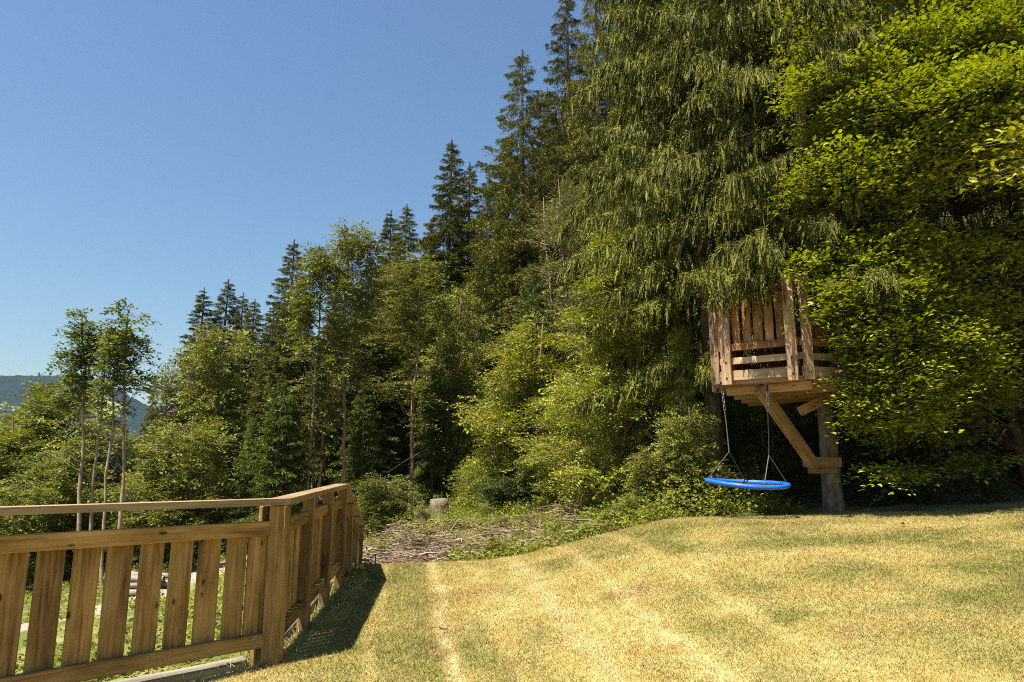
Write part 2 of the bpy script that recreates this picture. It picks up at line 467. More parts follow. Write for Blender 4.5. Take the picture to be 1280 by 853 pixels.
def grid_mesh(name, xs, ys, zfun, cfun, mat, keep=None, dz=0.0):
    X, Y = np.meshgrid(xs, ys)
    Z = zfun(X, Y) + dz
    V = np.stack([X, Y, Z], -1).reshape(-1, 3)
    ny, nx = X.shape
    idx = np.arange(nx * ny).reshape(ny, nx)
    F = np.stack([idx[:-1, :-1], idx[:-1, 1:], idx[1:, 1:], idx[1:, :-1]], -1).reshape(-1, 4)
    if keep is not None:
        k = keep(V[:, 0], V[:, 1])
        F = F[k[F].all(1)]
    used = np.unique(F); remap = np.full(len(V), -1); remap[used] = np.arange(len(used))
    V = V[used]; F = remap[F]
    me = bpy.data.meshes.new(name)
    me.vertices.add(len(V)); me.vertices.foreach_set('co', V.astype(np.float32).ravel())
    me.loops.add(F.size); me.loops.foreach_set('vertex_index', F.ravel().astype(np.int32))
    me.polygons.add(len(F)); me.polygons.foreach_set('loop_start', (np.arange(len(F)) * 4).astype(np.int32))
    me.polygons.foreach_set('use_smooth', np.ones(len(F), bool))
    me.update(calc_edges=True)
    if cfun is not None:
        c = cfun(V[:, 0], V[:, 1])
        a = me.attributes.new('col', 'FLOAT_COLOR', 'POINT')
        a.data.foreach_set('color', np.concatenate([c, np.ones((len(c), 1))], 1).astype(np.float32).ravel())
    me.materials.append(mat)
    return me

def span(*parts):
    out = []
    for a, b, s in parts: out.append(np.arange(a, b - 1e-6, s))
    return np.concatenate(out + [[parts[-1][1]]])

gx = span((-3000, -400, 200), (-400, -60, 30), (-60, -15, 1.5), (-15, 10, .14), (10, 60, 1.5), (60, 400, 30), (400, 3000, 200))
gy = span((-3000, -300, 200), (-300, -10, 20), (-10, 3, .5), (3, 24, .14), (24, 50, .6), (50, 400, 10), (400, 3000, 100))
def ground_z(x, y):
    z = zt(x, y)
    z = z + .10 * (fbm(x * 2.3, y * 2.3, 3) - .5) * sstep(10.3, 11.5, y)
    inl = (outside(x, y) < -.05) & (y < lawn_edge(x) - .1) & (x < 8.9) & (x > -5.9) & (y > -1.8)
    return np.where(inl, z - .06, z - .004)
tag(link('ground', grid_mesh('ground', gx, gy, ground_z, ground_color, M['ground'])), 'rough hillside ground under the trees', None, None, 'structure')
lx = np.arange(-6, 9.01, .045); ly = np.arange(-2, 10.8, .045)
tag(link('lawn', grid_mesh('lawn', lx, ly, zt, lawn_color, M['lawn'], on_lawn)), 'mown dry lawn sloping up to the right', None, None, 'structure')
# gravel path below the fence
PATH = np.array([[-9.5, 2], [-7.6, 6], [-6.75, 9.5], [-6.9, 11], [-7.45, 13.5], [-7.7, 16], [-7.2, 19], [-5.5, 22]])
def path_mesh():
    n = 90
    t = np.linspace(0, len(PATH) - 1, n); X = np.interp(t, np.arange(len(PATH)), PATH[:, 0]); Y = np.interp(t, np.arange(len(PATH)), PATH[:, 1])
    for _ in range(6):
        X[1:-1] = (X[:-2] + 2 * X[1:-1] + X[2:]) / 4; Y[1:-1] = (Y[:-2] + 2 * Y[1:-1] + Y[2:]) / 4
    tx = np.gradient(X); ty = np.gradient(Y); l = np.hypot(tx, ty); nx, ny = ty / l, -tx / l
    V = []
    for k in range(9):
        o = (k / 8 - .5) * (1.75 + .25 * np.sin(np.arange(n) * .5))
        x = X + nx * o; y = Y + ny * o
        V.append(np.stack([x, y, zt(x, y) + .035 - .05 * abs(k / 4 - 1) ** 3], -1))
    V = np.stack(V, 1); idx = np.arange(n * 9).reshape(n, 9)
    F = np.stack([idx[:-1, :-1], idx[:-1, 1:], idx[1:, 1:], idx[1:, :-1]], -1).reshape(-1, 4)
    g = Geo(); g.add(V, F); return g.mesh('gravel_path', M['gravel'], True)
tag(link('path', path_mesh()), 'narrow pinkish gravel path below the fence', None, None, 'structure')

# far wooded hill
def hill():
    rng = np.random.default_rng(5)
    xs = np.linspace(-3600, -300, 560); ys = np.linspace(2100, 3100, 120)
    X, Y = np.meshgrid(xs, ys)
    ridge = np.interp(X / 2600, [-1.4, -.76, -.70, -.66, -.60, -.52, -.42, -.2, -.1], [345, 352, 354, 346, 272, 180, 60, -40, -75])
    ridge = ridge + 16 * (fbm(X * .004, Y * .004, 3) - .5)
    up = sstep(2050, 2750, Y) * (1 - .25 * sstep(2800, 3150, Y))
    Z = -75 + (ridge + 75) * up
    mead = sstep(.50, .55, fbm(X * .0045 + 3.1, Y * .006 + 5, 2)) * sstep(2250, 2350, Y) * (1 - sstep(2640, 2690, Y)) * (X < -1500)
    Z = Z + (1 - mead) * rng.random(X.shape) * 17
    V = np.stack([X, Y, Z], -1).reshape(-1, 3)
    idx = np.arange(X.size).reshape(X.shape)
    F = np.stack([idx[:-1, :-1], idx[:-1, 1:], idx[1:, 1:], idx[1:, :-1]], -1).reshape(-1, 4)
    g = Geo(); g.add(V, F, mead.ravel())
    m, nt, out = new_mat('hill_forest_and_meadow')
    av = node(nt, 'ShaderNodeAttribute', attribute_name='v')
    c = ramp(nt, av.outputs['Fac'], [(.2, (.018, .025, .020)), (.7, (.20, .23, .08))])
    p = node(nt, 'ShaderNodeBsdfPrincipled', i_Roughness=1.0); p.inputs['Specular IOR Level'].default_value = 0
    nt.links.new(c, p.inputs['Base Color']); nt.links.new(p.outputs[0], out.inputs['Surface'])
    return tag(link('hill', g.mesh('hill', m)), 'far wooded hill with pale meadow patches', None, None, 'structure')
hill()

# ------------------------------------------------------------------ beams
def beam_mesh(name, L, w, h, mat, bev=0.004, wob=0.0, seed=0):
    """box along local X from 0 to L, w across Y, h across Z, chamfered edges"""
    rng = np.random.default_rng(seed)
    b = min(bev, w * .3, h * .3)
    sec = np.array([[-w / 2 + b, -h / 2], [w / 2 - b, -h / 2], [w / 2, -h / 2 + b], [w / 2, h / 2 - b], [w / 2 - b, h / 2], [-w / 2 + b, h / 2], [-w / 2, h / 2 - b], [-w / 2, -h / 2 + b]])
    n = max(2, int(L / .25) + 1)
    xs = np.linspace(0, L, n)
    V = [[0, y * (1 - 2 * b / w), z * (1 - 2 * b / h)] for y, z in sec]
    rows = [np.array(V)]
    off = (rng.random((n, 2)) - .5) * wob
    for i, x in enumerate(xs):
        x_ = x + (b if i == 0 else (-b if i == n - 1 else 0))
        rows.append(np.column_stack([np.full(8, x_), sec + off[i]]))
    rows.append(np.array([[L, y * (1 - 2 * b / w) + off[-1][0], z * (1 - 2 * b / h) + off[-1][1]] for y, z in sec]))
    rows[0][:, 1:] += off[0]
    V = np.concatenate(rows); m = len(rows)
    me = bpy.data.meshes.new(name)
    F = []
    for i in range(m - 1):
        for k in range(8):
            F.append((i * 8 + k, i * 8 + (k + 1) % 8, (i + 1) * 8 + (k + 1) % 8, (i + 1) * 8 + k))
    F.append(tuple(range(7, -1, -1))); F.append(tuple(range((m - 1) * 8, m * 8)))
    me.from_pydata([tuple(v) for v in V], [], F)
    me.materials.append(mat)
    return me

_seed = [0]
def beam(name, parent, p0, p1, w, h, mat, up=(0, 0, 1), bev=.004, wob=.0, side=None):
    """a timber from p0 to p1 (world); h lies along UP as nearly as can be, w across; parented to PARENT"""
    _seed[0] += 1
    p0 = Vector(p0); p1 = Vector(p1); x = (p1 - p0); L = x.length; x.normalize()
    u = Vector(up); y = u.cross(x).normalized(); z = x.cross(y)
    me = beam_mesh(name, L, w, h, mat, bev, wob, _seed[0])
    o = link(name, me, parent)
    R = Matrix((x, y, z)).transposed().to_4x4()
    o.matrix_basis = Matrix.Translation(p0 - (Vector(parent.location) if parent is not None else Vector((0, 0, 0)))) @ R
    return o

def prism_part(name, parent, pts, z0, z1, mat, axis=(1, 0)):
    """flat polygon between two heights; local X runs along AXIS so that the grain does"""
    ax = Vector((axis[0], axis[1], 0)).normalized(); ay = Vector((-ax.y, ax.x, 0))
    o0 = Vector((pts[0][0], pts[0][1], 0)); n = len(pts); V = []
    for k in (0, 1):
        for i, p in enumerate(pts):
            q = Vector((p[0], p[1], 0)) - o0
            z = (z0, z1)[k]
            V.append((q.dot(ax), q.dot(ay), z[i] if hasattr(z, '__len__') else z))
    F = [tuple(range(n - 1, -1, -1)), tuple(range(n, 2 * n))] + [(i, (i + 1) % n, n + (i + 1) % n, n + i) for i in range(n)]
    me = bpy.data.meshes.new(name); me.from_pydata(V, [], F); me.materials.append(mat)
    bm_fix(me)
    o = link(name, me, parent)
    R = Matrix((ax, ay, Vector((0, 0, 1)))).transposed().to_4x4()
    o.matrix_basis = Matrix.Translation(o0 - (Vector(parent.location) if parent is not None else Vector((0, 0, 0)))) @ R
    return o

def bm_fix(me):
    import bmesh
    bm = bmesh.new(); bm.from_mesh(me); bmesh.ops.recalc_face_normals(bm, faces=bm.faces); bm.to_mesh(me); bm.free()

# ------------------------------------------------------------------ the wooden fence
def build_fence():
    rnd = random.Random(4)
    f = empty('wooden_fence', (CORNER[0], CORNER[1], 0), 'brown timber fence with handrail and corner post, running down the bank', 'fence')
    def P1(s, off=0, z=0): q = CORNER + D1 * s + N1 * off; return (q[0], q[1], z)
    def P2(t, off=0, z=0): q = CORNER + D2 * t + N2 * off; return (q[0], q[1], z)
    T2 = 2.68
    E = CORNER + D2 * T2
    D3 = np.array([-0.145, 0.989]); N3 = np.array([0.989, 0.145]); L3 = 3.1
    def P3(t, off=0, z=0): q = E + D3 * t + N3 * off; return (q[0], q[1], z)
    # posts
    w = M['fence']
    beam('post', f, P2(0, 0, -.35), P2(0, 0, 1.108), .122, .122, w, up=(0, 1, 0), bev=.007)
    beam('post', f, P1(.07, -.10, -.35), P1(.07, -.10, 1.10), .06, .07, w, up=(D1[0], D1[1], 0), bev=.006)
    for s in (2.15,):
        beam('post', f, P1(s, -.11, -.35), P1(s, -.11, 1.10), .09, .09, w, up=(D1[0], D1[1], 0), bev=.006)
    p2 = (.92, 1.82, T2)
    r2 = lambda t: .045 * t / T2           # the level run climbs a little
    for t in p2:
        beam('post', f, P2(t, .015, -.4), P2(t, .015, 1.108 + r2(t)), .09, .09, w, up=(D2[0], D2[1], 0), bev=.006)
    d3 = lambda t: .045 - .215 * t
    for t in (1.0, 2.05, L3):
        beam('post', f, P3(t, .015, -1.3), P3(t, .015, 1.108 + d3(t)), .09, .09, w, up=(D3[0], D3[1], 0), bev=.006)
    # handrails, mitred at the corner
    hw = .075
    bis = (N1 + N2); bis = bis / (bis @ N2)
    c_in = CORNER + bis * hw; c_out = CORNER - bis * hw
    far = 4.2
    a_in = CORNER + D1 * far + N1 * hw; a_out = CORNER + D1 * far - N1 * hw
    prism_part('handrail', f, [c_in, c_out, a_out, a_in], 1.110, 1.155, M['handrail'], D1)
    m1 = (N2 + N3); m1 = m1 / (m1 @ N2)
    e_in = E + m1 * hw; e_out = E - m1 * hw
    c2i = c_in + D2 * .002; c2o = c_out + D2 * .002
    prism_part('handrail', f, [c2i, e_in, e_out, c2o], [1.110, 1.155, 1.155, 1.110], [1.156, 1.200, 1.200, 1.156], M['handrail'], D2)
    z3 = 1.155 + .215 * -L3
    g_in = E + D3 * (L3 + .06) + N3 * hw; g_out = E + D3 * (L3 + .06) - N3 * hw
    prism_part('handrail', f, [e_in, g_in, g_out, e_out], [1.153, z3 - .013, z3 - .013, 1.153], [1.198, z3 + .032, z3 + .032, 1.198], M['handrail'], D3)
    # first run: middle rail, bottom rail, boards behind them
    beam('middle_rail', f, P1(.075, -.005, .948), P1(4.1, -.005, .948), .045, .100, w, bev=.005)
    beam('bottom_rail', f, P1(.075, -.005, .195), P1(4.1, -.005, .175), .045, .095, w, bev=.005)
    s = .135
    k = 0
    while s < 3.9:
        bw = .141 + rnd.uniform(-.004, .004)
        if k == 1: s = .285
        beam('board', f, P1(s, -.041, .165 + rnd.uniform(-.01, .01)), P1(s + rnd.uniform(-.004, .004), -.041, .985), .022, bw, w, up=(D1[0], D1[1], 0), bev=.003)
        s += .182 if k > 0 else .11
        k += 1
    beam('ground_beam', f, P1(.12, -.16, .01), P1(4.1, -.16, -.03), .09, .11, M['sleeper'], bev=.012, wob=.008)
    # second run
    ts = (.061,) + p2
    for a, b in zip(ts[:-1], ts[1:]):
        a_ = a + (.0 if a < .1 else .047); b_ = b - .047
        beam('middle_rail', f, P2(a_, .0, .948 + r2(a_)), P2(b_, .0, .948 + r2(b_)), .045, .100, w, bev=.005)
        beam('bottom_rail', f, P2(a_, .0, .205 + .045 * a_), P2(b_, .0, .205 + .045 * b_), .045, .095, w, bev=.005)
    t = .10
    while t < T2 - .05:
        zb = .19 + .045 * t
        beam('board', f, P2(t, -.036, zb + rnd.uniform(-.01, .01)), P2(t, -.036, .98 + r2(t)), .022, .094 + rnd.uniform(-.004, .004), w, up=(D2[0], D2[1], 0), bev=.003)
        t += .108
    beam('ground_beam', f, P2(.075, -.09, .03), P2(T2, -.09, .115), .07, .10, M['sleeper'], bev=.012, wob=.006)
    # third run, going down the bank
    t3 = (.05, 1.0, 2.05, L3)
    for a, b in zip(t3[:-1], t3[1:]):
        a_ = a + .047; b_ = b - .047
        beam('middle_rail', f, P3(a_, .0, .948 + d3(a_)), P3(b_, .0, .948 + d3(b_)), .045, .100, w, bev=.005)
        beam('bottom_rail', f, P3(a_, .0, .27 + d3(a_)), P3(b_, .0, .27 + d3(b_)), .045, .095, w, bev=.005)
    t = .10
    while t < L3 - .03:
        beam('board', f, P3(t, -.036, .235 + d3(t)), P3(t, -.036, .985 + d3(t)), .022, .100 + rnd.uniform(-.004, .004), w, up=(D3[0], D3[1], 0), bev=.003)
        t += .115
build_fence()

# ------------------------------------------------------------------ trees: wood and leaf builders
def spruce_parts(name, seed, H, h0, R, nb, nlat, ntuft, tl, tw, pend=.5, mat='spruce', tr=.16, extra=(), ws_=.030, tassel=None, core=0, hmax=None, dead=0, top_thin=1.0, shape=.75, azbias=None, lean=0.0):
    rng = np.random.default_rng(seed)
    wood = Geo(); nd = Geo()
    n = 14
    zz = np.linspace(0, H, n)
    wob = np.cumsum(rng.normal(0, .012 * H / 20, (n, 2)), 0) * (zz / H)[:, None] * .6
    tP = np.column_stack([wob, zz])
    tR = tr * (1 - zz / H) ** .85 + .012
    tR[0] *= 1.35
    wood.tubes(tP, tR, 9, 1.0)
    u = (np.arange(nb) + rng.random(nb)) / nb
    h = h0 + (H * .985 - h0) * u ** 1.0
    ws = ws_ * H * (1.15 - .6 * u)
    h = np.round(h / ws) * ws + rng.normal(0, (.30 if core else .10) * ws, nb); h = np.clip(h, h0 * .95, H * .985)
    if hmax is not None:                                   # denser where it can be seen
        pass
    az = np.arange(nb) * 2.39996 + rng.normal(0, .35, nb)
    rel = (H - h) / (H - h0)
    L = R * np.clip(rel, 0, 1) ** shape * rng.uniform(.62, 1.15, nb) + .06 + .0 * tl
    if azbias is not None:                                 # boughs stay short on the side where a neighbour stands
        da = np.abs((az - azbias[0] + math.pi) % (2 * math.pi) - math.pi)
        L = L * (1 - azbias[1] * (1 - sstep(azbias[2], azbias[2] + .5, da)))
    low = sstep(0, .12, u); L = L * (.72 + .28 * low)
    slope = .42 - .72 * rel + rng.normal(0, .09, nb)
    sag = .18 + .30 * rel
    if len(extra):
        ex = np.array(extra, float)
        h = np.r_[h, ex[:, 0]]; az = np.r_[az, ex[:, 1]]; L = np.r_[L, ex[:, 2]]; slope = np.r_[slope, ex[:, 3]]
        sag = np.r_[sag, np.full(len(ex), .5)]; rel = np.r_[rel, np.full(len(ex), 1.0)]
    B = len(h)
    E = np.stack([np.cos(az), np.sin(az), np.zeros(B)], -1)
    S = np.stack([-np.sin(az), np.cos(az), np.zeros(B)], -1)
    bend = rng.normal(0, .12, B)
    def bpos(t):
        r = L[:, None] * t
        z = h[:, None] + L[:, None] * (slope[:, None] * t - sag[:, None] * t ** 2 + sag[:, None] * .62 * t ** 3)
        c = np.stack([np.interp(h, zz, tP[:, 0]), np.interp(h, zz, tP[:, 1])], -1)
        P = E[:, None] * r[..., None] + S[:, None] * (bend[:, None] * r * t)[..., None]
        P[..., 2] += z; P[..., :2] += c[:, None]
        return P
    tt = np.linspace(0, 1, 6)[None].repeat(B, 0)
    wood.tubes(bpos(tt), (.006 + .006 * L)[:, None] * (1.05 - tt) * (tr / .16) ** .5, 4, 0.0)
    # laterals
    t = .04 + .96 * rng.random((B, nlat)) ** .8
    keep = rng.random((B, nlat)) < np.clip(.5 + .8 * L / max(R, .1), 0, 1)[:, None]
    P = bpos(t)
    sg = np.where(rng.random((B, nlat)) < .5, -1.0, 1.0)
    el = rng.uniform(.2, 1.0, (B, nlat))
    d = E[:, None] * (.55 + .5 * t)[..., None] + S[:, None] * (sg * el)[..., None]
    d[..., 2] += rng.normal(-.10, .18, (B, nlat)) - .25 * pend
    d = norm(d)
    ll = (L[:, None] * .40 * (1.08 - t) + .10) * rng.uniform(.6, 1.25, (B, nlat))
    ll = np.minimum(ll, .75) 
    hang = pend * rng.uniform(.3, 1.3, (B, nlat))
    if tassel:
        # side twigs lie along the bough; short shaggy tassels hang from them
        nt, mk = tassel
        Ls = np.clip(.22 + .62 * L / (R * .5), .3, 1)[:, None, None]
        ll = np.minimum(ll * 1.25, .85)
        tq = (np.arange(nt) + rng.random((B, nlat, nt))) / nt
        root = P[:, :, None] + d[:, :, None] * (ll[..., None] * tq)[..., None]
        root[..., 2] -= .30 * ll[..., None] * tq ** 2
        tlen = pend * rng.uniform(.10, .42, (B, nlat, nt)) * (1 - .35 * tq) * Ls
        td = d[:, :, None] * rng.uniform(.05, .55, (B, nlat, nt))[..., None] + rng.normal(0, .14, (B, nlat, nt, 3)); td[..., 2] -= 1.0
        td = norm(td)
        if core:
            Kc = np.broadcast_to(keep[..., None], tq.shape); m = int(Kc.sum()); tv = rng.random(m) * .75
            for ax in (0, 1):
                Nc = rng.normal(0, .5, (m, 3)) + SUNV * .5; Nc[:, ax] += 1.0
                nd.quads(leafquads(root[Kc], td[Kc], norm(Nc), tlen[Kc] * 1.08, core * rng.uniform(.7, 1.3, m)), tv)
        q = (np.arange(mk) + rng.random((B, nlat, nt, mk))) / mk
        C = root[..., None, :] + td[..., None, :] * (tlen[..., None] * q)[..., None] + rng.normal(0, .012, q.shape + (3,))
        T = td[..., None, :] * (1.0 if core else .75) + rng.normal(0, .40 if core else .55, q.shape + (3,))
        Nn = rng.normal(0, .8, q.shape + (3,)) + SUNV
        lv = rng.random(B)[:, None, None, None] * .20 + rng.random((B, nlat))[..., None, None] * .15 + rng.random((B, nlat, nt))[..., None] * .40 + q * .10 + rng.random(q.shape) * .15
        K = np.broadcast_to(keep[..., None, None], q.shape)
        C = C[K]; T = T[K]; Nn = Nn[K]; lv = lv[K]; q = q[K]
        m = len(C)
        sz = rng.uniform(.7, 1.25, m) * (1.1 - .45 * q) * np.broadcast_to(Ls[..., None], K.shape)[K]
        nd.quads(leafquads(C, T, norm(Nn), tl * sz, tw * sz), lv)
        # the needles of the side twigs themselves
        q = rng.random((B, nlat, 14))
        C = P[:, :, None] + d[:, :, None] * (ll[..., None] * q)[..., None]
        C[..., 2] -= .30 * ll[..., None] * q ** 2
        T = d[:, :, None] + rng.normal(0, .55, q.shape + (3,)); Nn = rng.normal(0, .6, q.shape + (3,)) + SUNV
        K = np.broadcast_to(keep[..., None], q.shape)
        C = C[K]; T = T[K]; Nn = Nn[K]; m = len(C); sz = np.broadcast_to(Ls, K.shape)[K] * 1.15
        nd.quads(leafquads(C, T, norm(Nn), tl * sz, tw * sz), .3 + .6 * rng.random(m))
    else:
        q = (np.arange(ntuft) + .5) / ntuft
        q = np.clip(q + rng.normal(0, .35 / ntuft, (B, nlat, ntuft)), 0, 1)
        C = P[:, :, None] + d[:, :, None] * (ll[..., None] * q)[..., None]
        C[..., 2] -= hang[..., None] * (.18 + ll[..., None]) * q ** 1.6
        T = d[:, :, None] * np.ones_like(q)[..., None]
        T[..., 2] -= hang[..., None] * 1.5 * q ** .8
        T = norm(T) + rng.normal(0, .42, T.shape)
        Nn = rng.normal(0, .8, T.shape) + SUNV * 1.0
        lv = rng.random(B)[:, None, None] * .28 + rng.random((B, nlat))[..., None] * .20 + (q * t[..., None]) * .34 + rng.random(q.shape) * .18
        K = np.broadcast_to(keep[..., None], q.shape)
        C = C[K]; T = T[K]; Nn = Nn[K]; lv = lv[K]
        m = len(C)
        sz = rng.uniform(.65, 1.3, m) * np.broadcast_to(np.clip(.30 + .55 * L / max(R * .35, .4), .35, 1)[:, None, None], q.shape)[K]
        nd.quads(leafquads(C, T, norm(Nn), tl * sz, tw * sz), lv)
    # leader
    zl = np.linspace(H * .955, H, 26).repeat(5)
    a = rng.random(len(zl)) * 6.28
    Dl = np.stack([np.cos(a), np.sin(a), np.full(len(zl), .35)], -1)
    nd.quads(leafquads(np.stack([zl * 0 + tP[-1, 0], zl * 0 + tP[-1, 1], zl], -1), Dl, np.stack([-np.cos(a) * .3, -np.sin(a) * .3, np.ones(len(zl))], -1), np.interp(zl, [H * .955, H], [tl * 1.3, tl * .45]), np.full(len(zl), tw * .7)), rng.random(len(zl)) * .6)
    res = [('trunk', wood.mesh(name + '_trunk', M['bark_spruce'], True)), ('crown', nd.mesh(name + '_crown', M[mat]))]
    if dead:
        g = Geo()
        hd = rng.uniform(.6, h0 + .2 * (H - h0), dead); ad_ = rng.random(dead) * 6.28; Ld = rng.uniform(.35, 1.0, dead) * R * .75
        s_ = np.linspace(0, 1, 5)
        Pd = np.zeros((dead, 5, 3))
        Pd[..., 0] = np.cos(ad_)[:, None] * Ld[:, None] * s_; Pd[..., 1] = np.sin(ad_)[:, None] * Ld[:, None] * s_
        Pd[..., 2] = hd[:, None] + Ld[:, None] * (-.15 * s_ - .45 * s_ ** 2) + rng.normal(0, .03, (dead, 5))
        g.tubes(Pd, np.broadcast_to(.012 * (1.1 - s_), (dead, 5)), 3)
        # fine side twigs
        m = dead * 7
        i = rng.integers(0, dead, m); k = rng.uniform(.25, 1, m)
        c = Pd[i, 0] + (Pd[i, 4] - Pd[i, 0]) * k[:, None]; c[:, 2] = hd[i] + Ld[i] * (-.15 * k - .45 * k ** 2)
        dv = rng.normal(0, 1, (m, 3)); dv[:, 2] -= .8; dv = norm(dv)
        s3 = np.linspace(0, 1, 3)
        g.tubes(c[:, None] + dv[:, None] * (s3[None, :, None] * rng.uniform(.15, .5, m)[:, None, None]), np.broadcast_to(.005 * (1.1 - s3), (m, 3)), 3)
        res.append(('dead_branches', g.mesh(name + '_dead', M['dead_twig'])))
    return res

def curve_pts(p0, p1, n, bow, rng, jit=.04):
    s = np.linspace(0, 1, n)[:, None]
    P = p0 + (p1 - p0) * s + np.array(bow) * (4 * s * (1 - s))
    L = np.linalg.norm(p1 - p0)
    P[1:-1] += rng.normal(0, jit * L / n, (n - 2, 3))
    return P

def broadleaf_parts(name, seed, trunks, ells, leaf=.09, sprayL=.6, K=14, flat=.5, mat='leaf_ash', bark='bark_brown', limb_r=.03, droop=.25, csig=.45, wide=.55, twigs=True, aspect=.6, up=.15, k_sides=8, jit=.5, clump_n=.85, clump_s=1.5, clump_w=.72, rise=.55, hexleaf=False):
    """TRUNKS: list of (points, radius0, radius1); ELLS: list of (cx,cy,cz,rx,ry,rz,n_clusters,sprays_per_cluster)"""
    rng = np.random.default_rng(seed); csig = csig * clump_w; leaf = leaf * 1.12
    wood = Geo(); lf = Geo()
    tl = []
    for pts, r0, r1 in trunks:
        pts = np.array(pts, float); n = 12
        t = np.linspace(0, len(pts) - 1, n)
        P = np.stack([np.interp(t, np.arange(len(pts)), pts[:, k]) for k in range(3)], -1)
        for _ in range(2): P[1:-1] = (P[:-2] + 2 * P[1:-1] + P[2:]) / 4
        P[1:-1, :2] += rng.normal(0, .012 * np.ptp(P[:, 2]) / 4, (n - 2, 2))
        r = r0 + (r1 - r0) * np.linspace(0, 1, n) ** .9; r[0] *= 1.25
        wood.tubes(P, r, k_sides); tl.append(P)
    allT = np.concatenate(tl)
    for (cx, cy, cz, rx, ry, rz, nc, ns) in ells:
        nc = max(2, int(nc * clump_n)); ns = int(ns * clump_s)
        c0 = np.array([cx, cy, cz]); rad = np.array([rx, ry, rz])
        dr = norm(rng.normal(0, 1, (nc, 3)))
        C = c0 + dr * rad * (rng.random((nc, 1)) ** .42)
        # limbs
        for c in C:
            hd = np.linalg.norm(allT[:, :2] - c[:2], axis=1)
            want = c[2] - rise * hd - .1
            i = np.argmin(np.abs(allT[:, 2] - want) + .35 * hd)
            P = curve_pts(allT[i], c, 6, (0, 0, .06 * hd[i]), rng, .25)
            wood.tubes(P, limb_r * .75 * np.linspace(1, .18, 6) * min(1.4, .5 + .25 * np.linalg.norm(c - allT[i])), 4)
        tot = nc * ns
        O = np.repeat(C, ns, 0) + rng.normal(0, csig, (tot, 3)) * np.array([1, 1, flat + .25])
        out = O - np.array([allT[:, 0].mean(), allT[:, 1].mean(), 0]); out[:, 2] = 0
        out = norm(out) + norm(O - np.repeat(C, ns, 0)) * .8 + rng.normal(0, .35, (tot, 3)); out[:, 2] = out[:, 2] * .5 + up
        d = norm(out)
        s = norm(np.cross(d, np.array([0, 0, 1.0]))); nn = np.cross(s, d)
        tilt = rng.normal(0, .35, (tot, 1)); nn = norm(nn + s * tilt)
        s = np.cross(d, nn)
        sl = sprayL * rng.uniform(.6, 1.25, tot)
        t = (np.arange(K) + rng.random((tot, K))) / K
        side = np.where(np.arange(K) % 2, 1.0, -1.0)[None] * np.ones((tot, 1))
        w = wide * sl[:, None] * .5 * (1 - .65 * t) * rng.random((tot, K)) 
        B = O[:, None] + d[:, None] * (sl[:, None] * (t - .3))[..., None] + s[:, None] * (side * w)[..., None]
        B[..., 2] -= droop * sl[:, None] * t ** 2
        B = B + nn[:, None] * rng.normal(0, .05 * sprayL, (tot, K))[..., None]
        Dl = d[:, None] * .6 + s[:, None] * (side * .75)[..., None] + rng.normal(0, jit * .6, B.shape)
        Nl = nn[:, None] + rng.normal(0, jit, B.shape) + SUNV * .7
        lv = np.repeat(rng.random((nc, 1)), ns, 0) * .25 + rng.random((tot, 1)) * .25 + rng.random((tot, K)) * .35 + t * .15
        sz = rng.uniform(.5, 1.25, (tot, K)) * leaf
        if hexleaf: lf.quads(leafhex(B.reshape(-1, 3), Dl.reshape(-1, 3), norm(Nl.reshape(-1, 3)), sz.ravel(), sz.ravel() * aspect, .14), np.tile(lv.ravel(), 2))
        else: lf.quads(leafquads(B.reshape(-1, 3), Dl.reshape(-1, 3), norm(Nl.reshape(-1, 3)), sz.ravel(), sz.ravel() * aspect, .12), lv.ravel())
        if twigs:
            e = O + d * (sl * .6)[:, None]; e[:, 2] -= droop * sl * .7
            b = O - d * (sl * .5)[:, None]
            wood.tubes(np.stack([b, O, e], 1), np.broadcast_to(np.array([.0035, .0028, .001]) * max(1, leaf / .08), (tot, 3)), 3)
    return [('trunk', wood.mesh(name + '_trunk', M[bark], True)), ('crown', lf.mesh(name + '_crown', M[mat]))]

PROTO = {}
def put(kind, proto, loc, scale=(1, 1, 1), rz=0.0, label=None, cat='tree', group=None, tilt=0.0):
    """a plant as an Empty with its parts (mesh data shared between copies of one kind)"""
    r = empty(kind, loc, label, cat, group)
    r.scale = scale; r.rotation_euler = (tilt, 0, rz)
    for pn, me in PROTO[proto][0]:
        link(pn, me, r)
    return r

def place(kind, proto, px, D, top_py, label, group=None, cat='tree', wscale=1.0, rz=None, sink=.05, tilt=0.0, _r=random.Random(9)):
    """stand a tree where it grows and make it as tall as it is"""
    a, b = ray(px, 600)
    x = a * D; z0 = float(zt(x, D)) - sink
    zt_ = EYE + ray(px, top_py)[1] * D
    s = (zt_ - z0) / PROTO[proto][1]
    return put(kind, proto, (x, D, z0), (s * wscale, s * wscale, s), _r.random() * 6.28 if rz is None else rz, label, cat, group, tilt)

# ------------------------------------------------------------------ the kinds of tree and shrub
def proto(key, parts, H): PROTO[key] = (parts, H)
def trunk_line(H, lean=(0, 0), wob=.1, seed=0, n=6, x0=0, y0=0):
    r = random.Random(seed)
    return [(x0 + lean[0] * k / (n - 1) + r.uniform(-wob, wob) * (k > 0), y0 + lean[1] * k / (n - 1) + r.uniform(-wob, wob) * (k > 0), H * k / (n - 1)) for k in range(n)]

